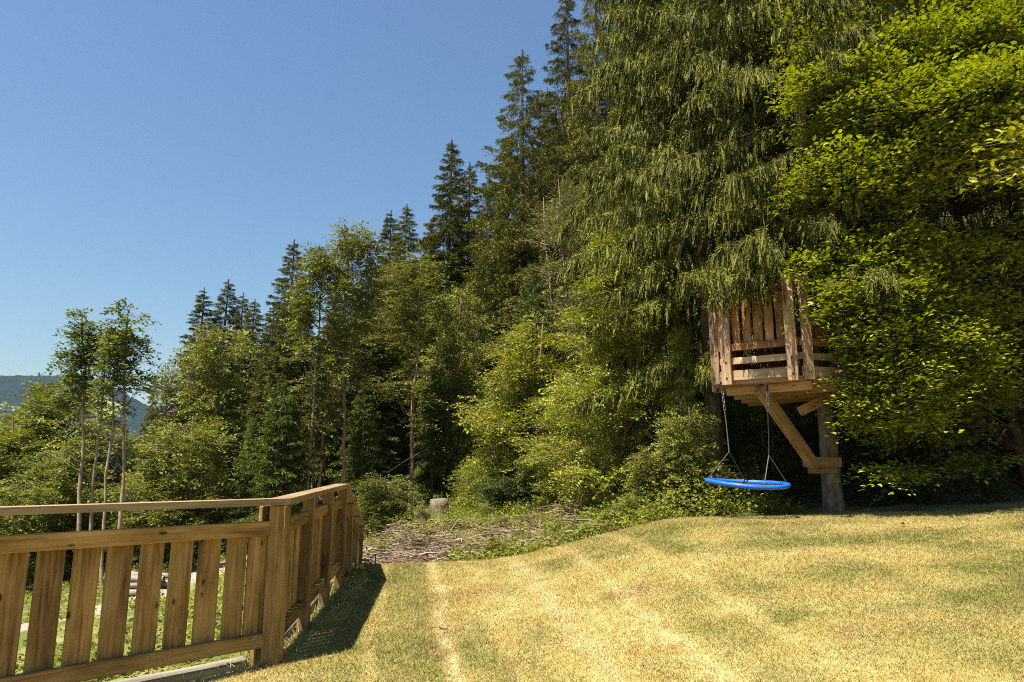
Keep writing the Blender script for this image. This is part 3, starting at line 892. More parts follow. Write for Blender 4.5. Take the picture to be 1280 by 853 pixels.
proto('spruce_tall', spruce_parts('tall_spruce', 11, 24, 1.5, 3.6, 270, 26, 1, .115, .036, .85, tr=.24, tassel=(4, 8), ws_=.040), 24)
proto('spruce_tall_b', spruce_parts('tall_spruce_b', 12, 24, 2.2, 3.2, 260, 26, 1, .115, .036, 1.05, tr=.22, tassel=(4, 8), ws_=.040), 24)
proto('spruce_slim', spruce_parts('slim_spruce', 13, 20, 1.2, 2.3, 330, 24, 1, .12, .036, .6, tr=.17, tassel=(3, 7), ws_=.036), 20)
proto('spruce_slim_b', spruce_parts('slim_spruce_b', 14, 20, 1.8, 2.0, 310, 24, 1, .12, .036, .55, tr=.16, tassel=(3, 7), ws_=.036), 20)
proto('spruce_young', spruce_parts('young_spruce', 15, 8, .25, 2.1, 170, 40, 10, .11, .032, .22, mat='spruce_young', tr=.08, shape=.85), 8)
proto('spruce_bare', spruce_parts('bare_spruce', 16, 13, 5.5, 1.5, 110, 24, 9, .14, .042, .35, tr=.09, dead=70), 13)

def ash(key, seed, H, lean, ells, twin=None, r0=.10, bark='bark_pale', mat='leaf_ash', leaf=.11, **kw):
    tr = [(trunk_line(H * .97, lean, .10, seed), r0, .018)]
    if twin: tr.append((trunk_line(H * twin[2], (lean[0] + twin[3], lean[1]), .10, seed + 1, x0=twin[0], y0=twin[1]), r0 * .8, .018))
    proto(key, broadleaf_parts(key, seed, tr, ells, leaf=leaf, mat=mat, bark=bark, **kw), H)
ash('birch_a', 21, 7.0, (-.55, 0), [(-.5, 0, 5.7, .42, .5, 1.15, 26, 8), (-.75, .1, 4.7, .45, .45, .4, 7, 6), (-1.3, 0, 3.4, .3, .3, .2, 2, 2), (-.25, 0, 6.2, .35, .4, .55, 11, 8)], twin=(.14, .25, .85, .25), r0=.062, leaf=.095, mat='leaf_birch', sprayL=.32, flat=.8, csig=.17, limb_r=.022, K=11)
ash('birch_b', 22, 7.0, (-.40, 0), [(-.35, 0, 6.0, .40, .45, .85, 16, 8), (-.35, 0, 4.8, .35, .4, .45, 6, 6)], r0=.052, leaf=.095, mat='leaf_birch', sprayL=.32, flat=.8, csig=.17, limb_r=.02, K=11)
ash('birch_c', 23, 7.4, (-.40, 0), [(-.38, 0, 6.4, .55, .55, .9, 26, 9), (.15, 0, 5.3, .5, .5, .45, 9, 7), (-.75, 0, 5.2, .3, .3, .4, 5, 6), (-.5, .1, 4.2, .3, .3, .3, 2, 4)], r0=.060, leaf=.095, mat='leaf_birch', sprayL=.32, flat=.8, csig=.17, limb_r=.022, K=11)
ash('ash_a', 24, 11.0, (.2, .1), [(0, 0, 9.3, 1.3, 1.3, 1.6, 34, 10), (.3, 0, 7.3, 1.6, 1.5, 1.2, 24, 9), (-.9, .6, 5.2, .8, .8, .7, 5, 6), (.1, -.1, 5.0, .7, .7, 1.6, 9, 6), (0, 0, 10.2, .7, .7, .7, 10, 8)], twin=(.35, .3, .8, .3), r0=.10, leaf=.12, sprayL=.6, csig=.36)
ash('ash_b', 25, 11.5, (-.2, .1), [(0, 0, 9.6, 1.3, 1.2, 1.6, 32, 10), (.8, 0, 8.0, 1.2, 1.2, 1.3, 18, 9), (.9, .8, 5.6, .9, .9, .8, 7, 7), (-.1, 0, 5.2, .75, .75, 1.8, 11, 6), (0, 0, 10.7, .8, .8, .6, 10, 8)], r0=.11, leaf=.12, sprayL=.6, csig=.36)
ash('broad_a', 26, 9.5, (.3, .2), [(0, 0, 7.4, 1.7, 1.6, 1.8, 40, 10), (-.9, 0, 5.0, 1.6, 1.5, 1.4, 28, 10), (1.1, -.2, 4.3, 1.5, 1.5, 1.4, 26, 10), (0, -.3, 2.6, 2.0, 1.6, 1.1, 26, 9)], twin=(.3, .2, .7, .7), r0=.11, leaf=.13, mat='leaf_ash', sprayL=.65, csig=.38, bark='bark_pale')
ash('broad_b', 27, 9.0, (-.2, .1), [(0, 0, 7.2, 1.5, 1.5, 1.7, 38, 10), (.4, 0, 4.8, 1.9, 1.8, 1.5, 40, 10), (-.6, -.2, 2.6, 1.9, 1.6, 1.1, 24, 9)], r0=.10, leaf=.13, mat='leaf_ash', sprayL=.65, csig=.38, bark='bark_pale')
ash('bushy_a', 28, 5.5, (.1, 0), [(0, 0, 3.9, 1.5, 1.4, 1.4, 40, 10), (-.8, -.2, 2.3, 1.6, 1.4, 1.2, 34, 10), (.9, -.1, 1.9, 1.5, 1.4, 1.3, 34, 10), (0, 0, .9, 1.7, 1.5, .8, 22, 9)], r0=.07, leaf=.11, mat='leaf_ash', sprayL=.55, csig=.34)
ash('bushy_b', 29, 5.0, (-.1, 0), [(0, 0, 3.4, 1.3, 1.3, 1.4, 36, 10), (.5, -.2, 1.8, 1.6, 1.5, 1.2, 38, 10), (-.7, 0, 1.2, 1.3, 1.3, 1.0, 24, 9)], twin=(.3, .1, .8, .5), r0=.05, leaf=.11, mat='leaf_ash', sprayL=.55, csig=.32)
ash('willow_thin', 30, 9.5, (.2, 0), [(0, 0, 7.2, .9, .8, 1.9, 34, 7), (.2, 0, 4.6, 1.1, .9, 1.4, 22, 7)], twin=(.35, .1, .93, .4), r0=.06, leaf=.13, mat='leaf_willow', sprayL=.9, csig=.25, aspect=.3, up=.9, limb_r=.018, bark='bark_pale', wide=.35)
ash('sapling_light', 31, 8.0, (.2, .1), [(0, 0, 6.6, .9, .9, 1.2, 26, 9), (.1, -.2, 4.8, 1.5, 1.3, 1.2, 40, 9), (-.2, -.2, 2.9, 1.7, 1.5, 1.1, 46, 9), (.2, -.2, 1.2, 1.6, 1.4, .8, 34, 9)], r0=.06, leaf=.085, mat='leaf_light', sprayL=.7, csig=.28, flat=.15, K=18, limb_r=.02, hexleaf=True)
ash('shrub_yellow', 32, 5.0, (.2, 0), [(0, 0, 3.6, 1.2, 1.1, 1.2, 44, 9), (-.3, -.3, 2.0, 1.6, 1.4, 1.0, 44, 9), (.4, -.2, .9, 1.5, 1.3, .8, 30, 9)], twin=(.2, .1, .8, -.4), r0=.04, leaf=.085, mat='leaf_yellow', sprayL=.6, csig=.28, K=16, flat=.3, limb_r=.018)
ash('shrub_light', 33, 3.6, (.1, 0), [(0, 0, 2.5, 1.1, 1.0, .9, 40, 9), (-.4, -.2, 1.2, 1.3, 1.1, .9, 40, 9), (.6, -.2, .8, 1.0, 1.0, .7, 28, 9)], twin=(.2, .1, .8, .5), r0=.03, leaf=.075, mat='leaf_light', sprayL=.5, csig=.26, K=16, flat=.3, limb_r=.015)
ash('shrub_green', 34, 3.0, (0, 0), [(0, 0, 2.0, 1.0, .9, .9, 40, 10), (.3, -.2, .9, 1.3, 1.1, .8, 44, 10)], twin=(.2, .1, .8, -.5), r0=.03, leaf=.08, mat='leaf_ash', sprayL=.45, csig=.26, K=16, limb_r=.015)
ash('shrub_dark', 35, 2.6, (0, 0), [(0, 0, 1.7, 1.0, .9, .8, 34, 10), (.2, -.2, .7, 1.2, 1.0, .6, 34, 10)], r0=.03, leaf=.085, mat='leaf_dark', sprayL=.45, csig=.25, K=16, limb_r=.015)
ash('weed_tall', 36, 1.1, (0, 0), [(0, 0, .68, .32, .32, .38, 16, 6), (0, 0, .25, .35, .35, .2, 8, 6)], r0=.008, leaf=.06, mat='leaf_weed', sprayL=.28, csig=.09, K=10, limb_r=.005, k_sides=4)
ash('weed_low', 37, .6, (0, 0), [(0, 0, .33, .32, .32, .22, 18, 6)], r0=.008, leaf=.055, mat='leaf_weed', sprayL=.22, csig=.08, K=10, limb_r=.004, k_sides=4)

# ------------------------------------------------------------------ spruces against the sky
G = 'tall spruces of the wood edge'
place('spruce_tree', 'spruce_tall', 655, 36, 62, 'tall dark spruce with a free-standing pointed tip, the highest tip wholly inside the photo', G, wscale=1.35)
place('spruce_tree', 'spruce_tall_b', 719, 31, -8, 'tall drooping spruce whose tip touches the upper edge of the photo', G, wscale=1.25)
place('spruce_tree', 'spruce_tall_b', 690, 41, 110, 'dark spruce squeezed between the two tallest pointed spruces', G)
place('spruce_tree', 'spruce_slim', 556, 46, 176, 'dark narrow spruce, the taller of a close pair left of the tallest tip', G, wscale=1.4)
place('spruce_tree', 'spruce_slim_b', 582, 50, 203, 'dark narrow spruce, the shorter of a close pair left of the tallest tip', G, wscale=1.3)
place('spruce_tree', 'spruce_slim_b', 478, 50, 263, 'small pointed spruce tip rising behind the tall ash with bare trunk', G, wscale=1.4)
place('spruce_tree', 'spruce_slim', 497, 48, 256, 'pointed spruce tip in the skyline dip, higher than the two beside it', G, wscale=1.4)
place('spruce_tree', 'spruce_slim_b', 531, 52, 276, 'short spruce tip in the skyline dip next to the close pair', G, wscale=1.4)
place('spruce_tree', 'spruce_slim', 352, 44, 300, 'lone dark spruce tip with loose layered boughs above the broadleaf crowns', G, wscale=1.5)
place('spruce_tree', 'spruce_slim_b', 236, 40, 360, 'narrow spruce with long side boughs on the outer left of a clump', G, wscale=1.55)
place('spruce_tree', 'spruce_slim', 264, 43, 349, 'tallest spruce tip of the clump above the pale leafy maple', G, wscale=1.55)
place('spruce_tree', 'spruce_slim_b', 287, 43, 366, 'spruce tip in the middle of the clump above the pale leafy maple', G, wscale=1.55)
place('spruce_tree', 'spruce_slim', 304, 42, 374, 'spruce tip on the inner right of the clump above the pale leafy maple', G, wscale=1.55)
place('spruce_tree', 'spruce_slim_b', 182, 42, 470, 'small dark spruce showing low behind the forked birches', G)
place('spruce_tree', 'spruce_tall', 610, 40, 205, 'broad dark spruce filling the gap under the tallest tip', G)
place('spruce_tree', 'spruce_tall_b', 760, 27, -60, 'tall spruce running out of the photo between drooping spruces', G)
place('spruce_tree', 'spruce_tall', 420, 48, 300, 'dark spruce hidden mostly by the tall bare-trunked ash', G)
place('spruce_tree', 'spruce_slim', 322, 38, 415, 'dark spruce between the clump and the lone loose spruce', G)
for px, D, top, lab in ((366, 29, 352, 'dark spruce just behind the twin reddish stems'), (450, 29, 318, 'dark spruce just behind the tallest bare-trunked ash'), (330, 31, 380, 'dark spruce left of the loose-boughed lone spruce'), (408, 27, 352, 'dark spruce tucked between two tall ashes'), (535, 34, 335, 'dark spruce behind the pale bare trunk in shade'), (200, 38, 478, 'dark spruce low at the outer left foot of the clump'), (632, 44, 170, 'dark spruce leaning close on the left of the tallest tip')):
    place('spruce_tree', 'spruce_slim', px, D, top, lab, G, wscale=1.4)
# fillers that close the wood behind
rf = random.Random(31)
sky_px = [-150, 70, 180, 240, 330, 420, 540, 620, 700, 770, 1400]
sky_py = [560, 545, 520, 420, 420, 335, 310, 230, 110, 20, -150]
FL = 'dark spruce standing deep in the shaded wood behind the front trees'
for k in range(46):
    px = -90 + k * 31 + rf.uniform(-8, 8)
    D = rf.uniform(46, 64) if px < 760 else rf.uniform(20, 34)
    top = float(np.interp(px, sky_px, sky_py)) + rf.uniform(15, 60)
    place('spruce_tree', rf.choice(['spruce_tall', 'spruce_tall_b', 'spruce_slim']), px, D, top, FL, 'spruces deep in the shaded wood', wscale=rf.uniform(.9, 1.3))
FL2 = 'mid-height spruce closing the shaded gaps between the trunks'
for k in range(26):
    px = 180 + k * 22 + rf.uniform(-8, 8)
    D = rf.uniform(33, 42)
    top = float(np.interp(px, sky_px, sky_py)) + rf.uniform(90, 190)
    place('spruce_tree', rf.choice(['spruce_tall_b', 'spruce_slim', 'spruce_slim_b']), px, D, top, FL2, 'mid-height spruces between the trunks', wscale=rf.uniform(1.1, 1.5))

# ------------------------------------------------------------------ broadleaf trees of the wood edge, left to right
GB = 'broadleaf trees along the wood edge'
GY = 'slender birches behind the handrail'
place('birch_tree', 'birch_a', 112, 17, 388, 'slender birch with two close stems and a dead side branch, leftmost against the sky', GY, rz=0)
place('birch_tree', 'birch_b', 143, 16.5, 420, 'thin birch with one curved pale stem, middle of the three', GY, rz=0)
place('birch_tree', 'birch_c', 160, 16.5, 378, 'slender birch leaning a little, with open forked top, rightmost of the three', GY, rz=0)
place('leafy_tree', 'broad_b', 52, 25, 476, 'round leafy tree below the far hill at the left', GB, wscale=1.25)
place('leafy_tree', 'bushy_a', 112, 24, 505, 'round green tree between the two-stemmed birch and the thin ones', GB, wscale=.9)
place('leafy_tree', 'bushy_a', 28, 24, 492, 'full green tree in front of the round one below the far hill', GB, wscale=1.2)
place('leafy_tree', 'bushy_a', 5, 22, 512, 'bushy green tree at the left edge of the photo', GB)
place('leafy_tree', 'bushy_a', 78, 21, 545, 'bushy green tree under the two-stemmed birch', GB)
place('leafy_tree', 'bushy_b', 32, 19, 590, 'low light green tree close above the handrail at the left', GB)
place('leafy_tree', 'broad_b', 168, 27, 545, 'green tree filling the space right of the slender birches', GB, wscale=1.1)
place('leafy_tree', 'bushy_b', 200, 22, 560, 'light bush-like tree right of the slender birches above the handrail', GB)
place('leafy_tree', 'broad_a', 262, 27, 398, 'tall leafy maple with pale thin trunk in front of the spruce clump', GB, wscale=.8)
place('leafy_tree', 'bushy_b', 232, 21, 515, 'leafy low tree at the foot of the pale-trunked maple', GB, wscale=1.1)
place('leafy_tree', 'broad_b', 226, 29, 445, 'green tree leaning against the outer side of the spruce clump', GB, wscale=.8)
place('ash_tree', 'ash_a', 386, 22, 308, 'tall ash with twin reddish bare stems', GB, rz=0.4, wscale=.8)
place('ash_tree', 'ash_b', 428, 23, 277, 'tallest ash with long straight bare trunk and airy top against the sky', GB, rz=1.2, wscale=.8)
place('leafy_tree', 'ash_b', 514, 27, 318, 'broad dull green tree with a pale bare trunk in deep shade', GB, wscale=1.0, rz=3.0)
place('spruce_tree', 'spruce_slim', 472, 31, 318, 'spruce between the tallest ash and the shaded pale trunk', G, wscale=1.4)
place('leafy_tree', 'broad_a', 565, 30, 352, 'light green leafy tree with two thin stems below the spruce pair', GB, wscale=.75)
place('spruce_tree', 'spruce_slim_b', 345, 27, 372, 'lighter spruce directly under the lone loose spruce', G, wscale=1.5)
place('willow_tree', 'willow_thin', 716, 24, 210, 'thin grey-green willow with upright wands and bare twigs', GB)
place('leafy_tree', 'sapling_light', 782, 13.8, 245, 'bright yellow-green beech sapling in layers in front of the drooping spruces', GB, wscale=.85)
place('leafy_tree', 'sapling_light', 832, 13.6, 350, 'light beech sapling half hidden by the hanging spruce boughs', GB, wscale=.75)
place('spruce_tree', 'spruce_young', 345, 21, 470, 'young bright spruce with layered boughs, just above the fence', 'young spruces at the wood edge', wscale=1.1)
place('spruce_tree', 'spruce_young', 312, 23, 520, 'small young spruce beside the pale-trunked maple', 'young spruces at the wood edge')
place('spruce_tree', 'spruce_young', 452, 25, 470, 'young spruce with drooping low boughs right of the long bare trunk', 'young spruces at the wood edge')
place('spruce_tree', 'spruce_young', 540, 29, 455, 'young spruce in the shade beside the two thin stems', 'young spruces at the wood edge')
place('spruce_tree', 'spruce_young', 405, 27, 450, 'young spruce between the twin stems and the long bare trunk', 'young spruces at the wood edge')
place('spruce_tree', 'spruce_young', 668, 24, 330, 'mid green spruce behind the yellow-green shrub', 'young spruces at the wood edge', wscale=.9)
place('spruce_tree', 'spruce_bare', 391, 22.5, 420, 'thin spruce with bare reddish stem and brown dead twigs, the taller of two', 'bare-stemmed spruces', wscale=.9)
place('spruce_tree', 'spruce_bare', 365, 21.5, 485, 'thin spruce with brown dead lower twigs, the shorter of two', 'bare-stemmed spruces', wscale=.9)

# ------------------------------------------------------------------ shrubs in the middle
GS = 'shrubs between the brush slope and the big spruces'
place('shrub', 'shrub_yellow', 668, 22.5, 388, 'tall yellow-green shrub, the most yellow one', GS, 'shrub', .9)
place('shrub', 'shrub_light', 628, 23.5, 470, 'light green shrub at the outer left of the shrub slope', GS, 'shrub', .8)
place('shrub', 'shrub_yellow', 716, 19.5, 470, 'yellow-green shrub in front of the grey-green willow', GS, 'shrub', 1.1)
place('shrub', 'shrub_light', 760, 16.5, 440, 'bright green shrub under the layered beech sapling', GS, 'shrub')
place('shrub', 'shrub_green', 672, 21, 560, 'green shrub above the patch of bare earth', GS, 'shrub')
place('shrub', 'shrub_light', 800, 14.5, 480, 'tall light green shrub left of the hanging spruce boughs', GS, 'shrub')
place('shrub', 'shrub_green', 745, 16, 550, 'green shrub in the middle of the slope above the lawn hump', GS, 'shrub')
place('shrub', 'shrub_light', 706, 19, 560, 'light green shrub standing over the brown brush', GS, 'shrub')
place('shrub', 'shrub_yellow', 776, 13.2, 570, 'yellow-green shrub close above the lawn hump', GS, 'shrub')
place('shrub', 'shrub_green', 822, 12.2, 555, 'green shrub at the lawn edge left of the blue swing', GS, 'shrub')
place('shrub', 'shrub_dark', 868, 12.6, 560, 'dark green shrub directly left of the blue swing', GS, 'shrub')
place('shrub', 'shrub_green', 790, 12.0, 615, 'low green shrub on the rim of the lawn hump', GS, 'shrub', .9)
place('shrub', 'shrub_dark', 630, 21, 590, 'small dark round shrub on the bare earth', GS, 'shrub', 1.3)
place('shrub', 'shrub_light', 592, 25, 570, 'light shrub just right of the tree stump', GS, 'shrub')
place('shrub', 'shrub_green', 478, 20, 592, 'brownish green bush at the dark wood edge right of the fence', GS, 'shrub', 1.4)
place('shrub', 'shrub_green', 864, 11.9, 505, 'dark glossy shrub between the layered saplings and the blue swing', GS, 'shrub', .7)
place('leafy_tree', 'sapling_light', 856, 12.5, 390, 'slim light sapling in front of the sun-flecked spruce trunk', GB, wscale=.45)
GU = 'undergrowth shrubs in the shade behind the treehouse'
for px, D, top, pr, lab in ((905, 14.5, 470, 'shrub_light', 'light leafy shrub behind the swing ropes'), (955, 14, 480, 'shrub_light', 'sun-flecked shrub behind the diagonal brace'), (1010, 14, 500, 'shrub_dark', 'dark shrub behind the pale trunk under the treehouse'),
                          (930, 12.8, 600, 'shrub_dark', 'low dark shrub below the blue swing'), (985, 12.4, 605, 'shrub_dark', 'low dark shrub left of the pale trunk foot'), (1075, 12, 520, 'shrub_dark', 'dark shrub right of the pale trunk'),
                          (1130, 12.2, 430, 'bushy_a', 'dark bushy tree in shade behind the beech'), (1190, 12, 400, 'bushy_a', 'shaded bushy tree deep at the right'), (1262, 11.5, 410, 'bushy_a', 'shaded bushy tree by the right edge of the photo'),
                          (1160, 10.6, 590, 'shrub_dark', 'low dark shrub at the lawn edge under the beech'), (1235, 10.3, 580, 'shrub_dark', 'low dark shrub at the lawn edge near the right edge'), (1100, 11.0, 590, 'shrub_dark', 'low dark shrub between pale trunk and beech'),
                          (1330, 11, 400, 'bushy_a', 'shaded bushy tree just past the right edge'), (870, 17, 430, 'bushy_b', 'light tree glowing through the gap left of the treehouse'), (960, 18, 450, 'bushy_b', 'light tree glowing under the treehouse floor'), (1060, 17, 430, 'bushy_a', 'dark tree behind the treehouse')):
    if pr.startswith('bushy'): place('leafy_tree', pr, px, D, top, lab, GU, 'tree')
    else: place('shrub', pr, px, D, top, lab, GU, 'shrub')

# ------------------------------------------------------------------ the big drooping spruces and the beech on the right
def az_to(dx, dy): return math.atan2(dy, dx)
S1 = Vector((4.95, 10.8, float(zt(4.95, 10.8)) - .08))
proto('spruce_house', spruce_parts('treehouse_spruce', 41, 22, 4.0, 3.1, 215, 46, 1, .060, .0110, 1.3, tassel=(3, 16), core=.040, mat='spruce_near', tr=.11, ws_=.066, azbias=(-.55, .62, .75), shape=.6,
      extra=[(3.75, az_to(-1.75, -1.35), 2.35, .05), (3.95, az_to(-1.55, -1.6), 2.3, .08), (4.05, az_to(-1.95, -.95), 2.5, .03), (3.7, az_to(-1.9, -1.15), 2.1, .02), (4.3, az_to(-2.0, -1.35), 2.6, .02), (3.9, az_to(-1.6, -1.3), 2.5, .06)]), 22)
put('spruce_tree', 'spruce_house', S1, (1, 1, 1), 0, 'big drooping spruce whose pale trunk carries the treehouse')
proto('spruce_droop', spruce_parts('drooping_spruce', 42, 23, 3.3, 2.8, 230, 46, 1, .068, .0125, 1.4, tassel=(3, 15), core=.045, mat='spruce_near', tr=.16, ws_=.066, shape=.62), 23)
S2 = Vector((3.82, 13.0, float(zt(3.82, 13.0)) - .08))
put('spruce_tree', 'spruce_droop', S2, (1, 1, 1), 1.0, 'big drooping spruce left of the treehouse, sun flecks on its trunk behind the swing')
place('spruce_tree', 'spruce_droop', 850, 18, -260, 'big drooping spruce forming the left side of the near spruce curtain', rz=2.6)
place('spruce_tree', 'spruce_droop', 985, 16.5, -420, 'big drooping spruce behind the treehouse', rz=4.0)
place('spruce_tree', 'spruce_droop', 1120, 16, -420, 'big dark spruce behind the beech', rz=5.2)
place('spruce_tree', 'spruce_droop', 1290, 15, -420, 'big dark spruce behind the beech at the right edge', rz=.7)

BX, BY = 8.3, 10.8
BZ = float(zt(BX, BY)) - .1
beech = broadleaf_parts('beech', 51, [(trunk_line(11, (-.3, -.4), .12, 3), .17, .03), (trunk_line(8, (-1.6, -.8), .12, 5, x0=-.3, y0=-.1), .10, .02)],
    [(-.8, -1.0, 7.6, 3.0, 2.2, 2.0, 76, 16), (-2.3, -1.7, 5.7, 1.6, 1.3, 1.0, 62, 16), (-1.6, -2.2, 5.1, 1.7, .8, .6, 90, 16), (-.1, -2.0, 4.8, 1.5, .8, .5, 60, 16), (1.2, -1.2, 6.5, 1.3, 1.0, 1.5, 30, 15), (-.2, -2.2, 6.0, 2.3, 1.4, .9, 52, 16), (.8, -1.6, 5.2, 1.8, .9, .9, 40, 15), (-3.50, -1.45, 2.8, .36, .45, 1.2, 20, 12), (-2.9, -1.2, 1.0, .45, .4, .7, 12, 12), (-2.5, -1.15, 3.1, .8, .4, 1.0, 44, 13), (-3.1, -1.5, 2.0, .34, .25, .4, 13, 12), (-2.4, -1.5, 2.1, .5, .28, .4, 16, 12), (-3.15, -1.5, 2.9, .3, .25, .6, 13, 12), (-.3, -1.3, 3.9, 1.4, .5, .9, 34, 14), (.7, -1.3, 3.2, 1.0, .5, 1.2, 26, 14), (-1.9, -1.0, 2.3, .7, .4, .7, 22, 13), (-3.05, -1.25, 2.7, .5, .5, 1.9, 26, 13), (-1.7, -.3, 2.2, 1.2, .6, 1.9, 46, 13), (-.3, -.4, 2.6, 2.2, .8, 1.8, 60, 13), (-3.2, -1.4, 4.5, .8, .7, .7, 24, 13), (1.6, -.4, 3.6, 1.5, 1.0, 2.2, 40, 13)],
    leaf=.066, sprayL=.75, K=28, flat=.12, mat='leaf_beech', bark='bark_brown', csig=.24, droop=.22, limb_r=.015, wide=.6, jit=.35, rise=.2, hexleaf=True)
proto('beech', beech, 11)
put('beech_tree', 'beech', (BX, BY, BZ), (1, 1, 1), 0, 'big beech with yellow-green layered leaves covering the right of the photo')
proto('beech_near', broadleaf_parts('near_beech', 52, [(trunk_line(4.6, (-.4, .2), .08, 8), .05, .012)], [(-1.1, .45, 3.7, .55, .5, .28, 9, 8), (-.1, .3, 4.1, .9, .7, .4, 10, 8)], leaf=.072, sprayL=.6, K=14, flat=.1, mat='leaf_beech', csig=.16, droop=.2, limb_r=.012, hexleaf=True), 4.6)
put('beech_tree', 'beech_near', (6.12, 5.2, float(zt(6.12, 5.2)) - .05), (1, 1, 1), 0, 'young beech reaching in from the right edge with larger near leaves')

# ------------------------------------------------------------------ the treehouse
def build_treehouse():
    rnd = random.Random(8)
    T = empty('treehouse', (S1.x, S1.y, S1.z), 'weathered wooden treehouse platform with board railing around a spruce trunk', 'treehouse')
    P = [Vector(p) for p in ((3.12, 10.03), (4.02, 9.42), (5.75, 10.0), (6.0, 12.0), (4.4, 12.5), (3.33, 10.98))]
    cen = Vector((4.7, 10.9))
    gw, rw = M['grey_wood'], M['red_wood']
    V3 = lambda p, z: (p.x, p.y, z)
    prism_part('deck', T, [(p.x, p.y) for p in P], 2.575, 2.64, gw, (.82, -.57))
    for k in range(4):
        a = P[0].lerp(P[4], .12 + .25 * k); b = P[1].lerp(P[2], .10 + .26 * k)
        beam('joist', T, V3(a, 2.51), V3(b, 2.51), .09, .125, M['brace_wood'])
    for i in range(6):
        p, q = P[i], P[(i + 1) % 6]
        d = (q - p).normalized(); n = Vector((d.y, -d.x)); 
        if n.dot(cen - p) > 0: n = -n
        L = (q - p).length
        o = lambda t, off: p + d * t + n * off
        beam('fascia_board', T, V3(o(.02, .02), 2.70), V3(o(L - .02, .02), 2.70), .036, .145, gw)
        beam('lower_rail', T, V3(o(.0, .012), 2.915), V3(o(L, .012), 2.915), .034, .095, gw)
        beam('middle_rail', T, V3(o(.0, .018), 3.12), V3(o(L, .018), 3.12), .045, .105, rw)
        beam('top_rail', T, V3(o(.0, .018), 3.985), V3(o(L, .018), 3.985), .045, .10, rw)
        nb = max(1, int(round((L - .30) / .158))); 
        for k in range(nb):
            t = .15 + (k + .5) * (L - .30) / nb
            beam('railing_board', T, V3(o(t, -.02), 3.075), V3(o(t + rnd.uniform(-.006, .006), -.02), 4.02 + rnd.uniform(-.02, .02)), .024, .122 + rnd.uniform(-.012, .012), rw, up=(d.x, d.y, 0), bev=.003)
        for t in (.085, L - .085):
            z0 = 2.575 + rnd.uniform(-.02, .02)
            pb = beam('post', T, V3(o(t, .068), z0), V3(o(t, .068), 4.08 + rnd.uniform(-.03, .03)), .055, .145, gw, up=(d.x, d.y, 0), bev=.005)
            for zz in (z0 + .10, z0 + .33):
                c = o(t, .096); g = Geo(); 
                g.tubes([V3(c, zz), V3(c + n * .004, zz), V3(c + n * .012, zz), V3(c + n * .0125, zz)], [.014, .014, .012, .0], 8)
                me = g.mesh('bolt', M['bolt']); b = link('bolt', me, pb); b.matrix_basis = pb.matrix_basis.inverted() @ Matrix.Translation(-Vector(T.location))
    # braces down to the trunk
    beam('brace', T, (3.60, 9.90, 2.52), (4.60, 10.52, 1.38), .10, .175, M['brace_wood'], up=(0, 0, 1))
    beam('brace', T, (4.30, 10.25, 2.20), (5.05, 10.05, 2.56), .09, .14, M['brace_wood'], up=(0, 0, 1))
    beam('bracket', T, (4.43, 10.50, 1.46), (5.02, 10.62, 1.46), .11, .15, M['brace_wood'])
    beam('bracket', T, (4.56, 10.66, 1.34), (4.98, 10.70, 1.34), .10, .10, M['brace_wood'])
build_treehouse()

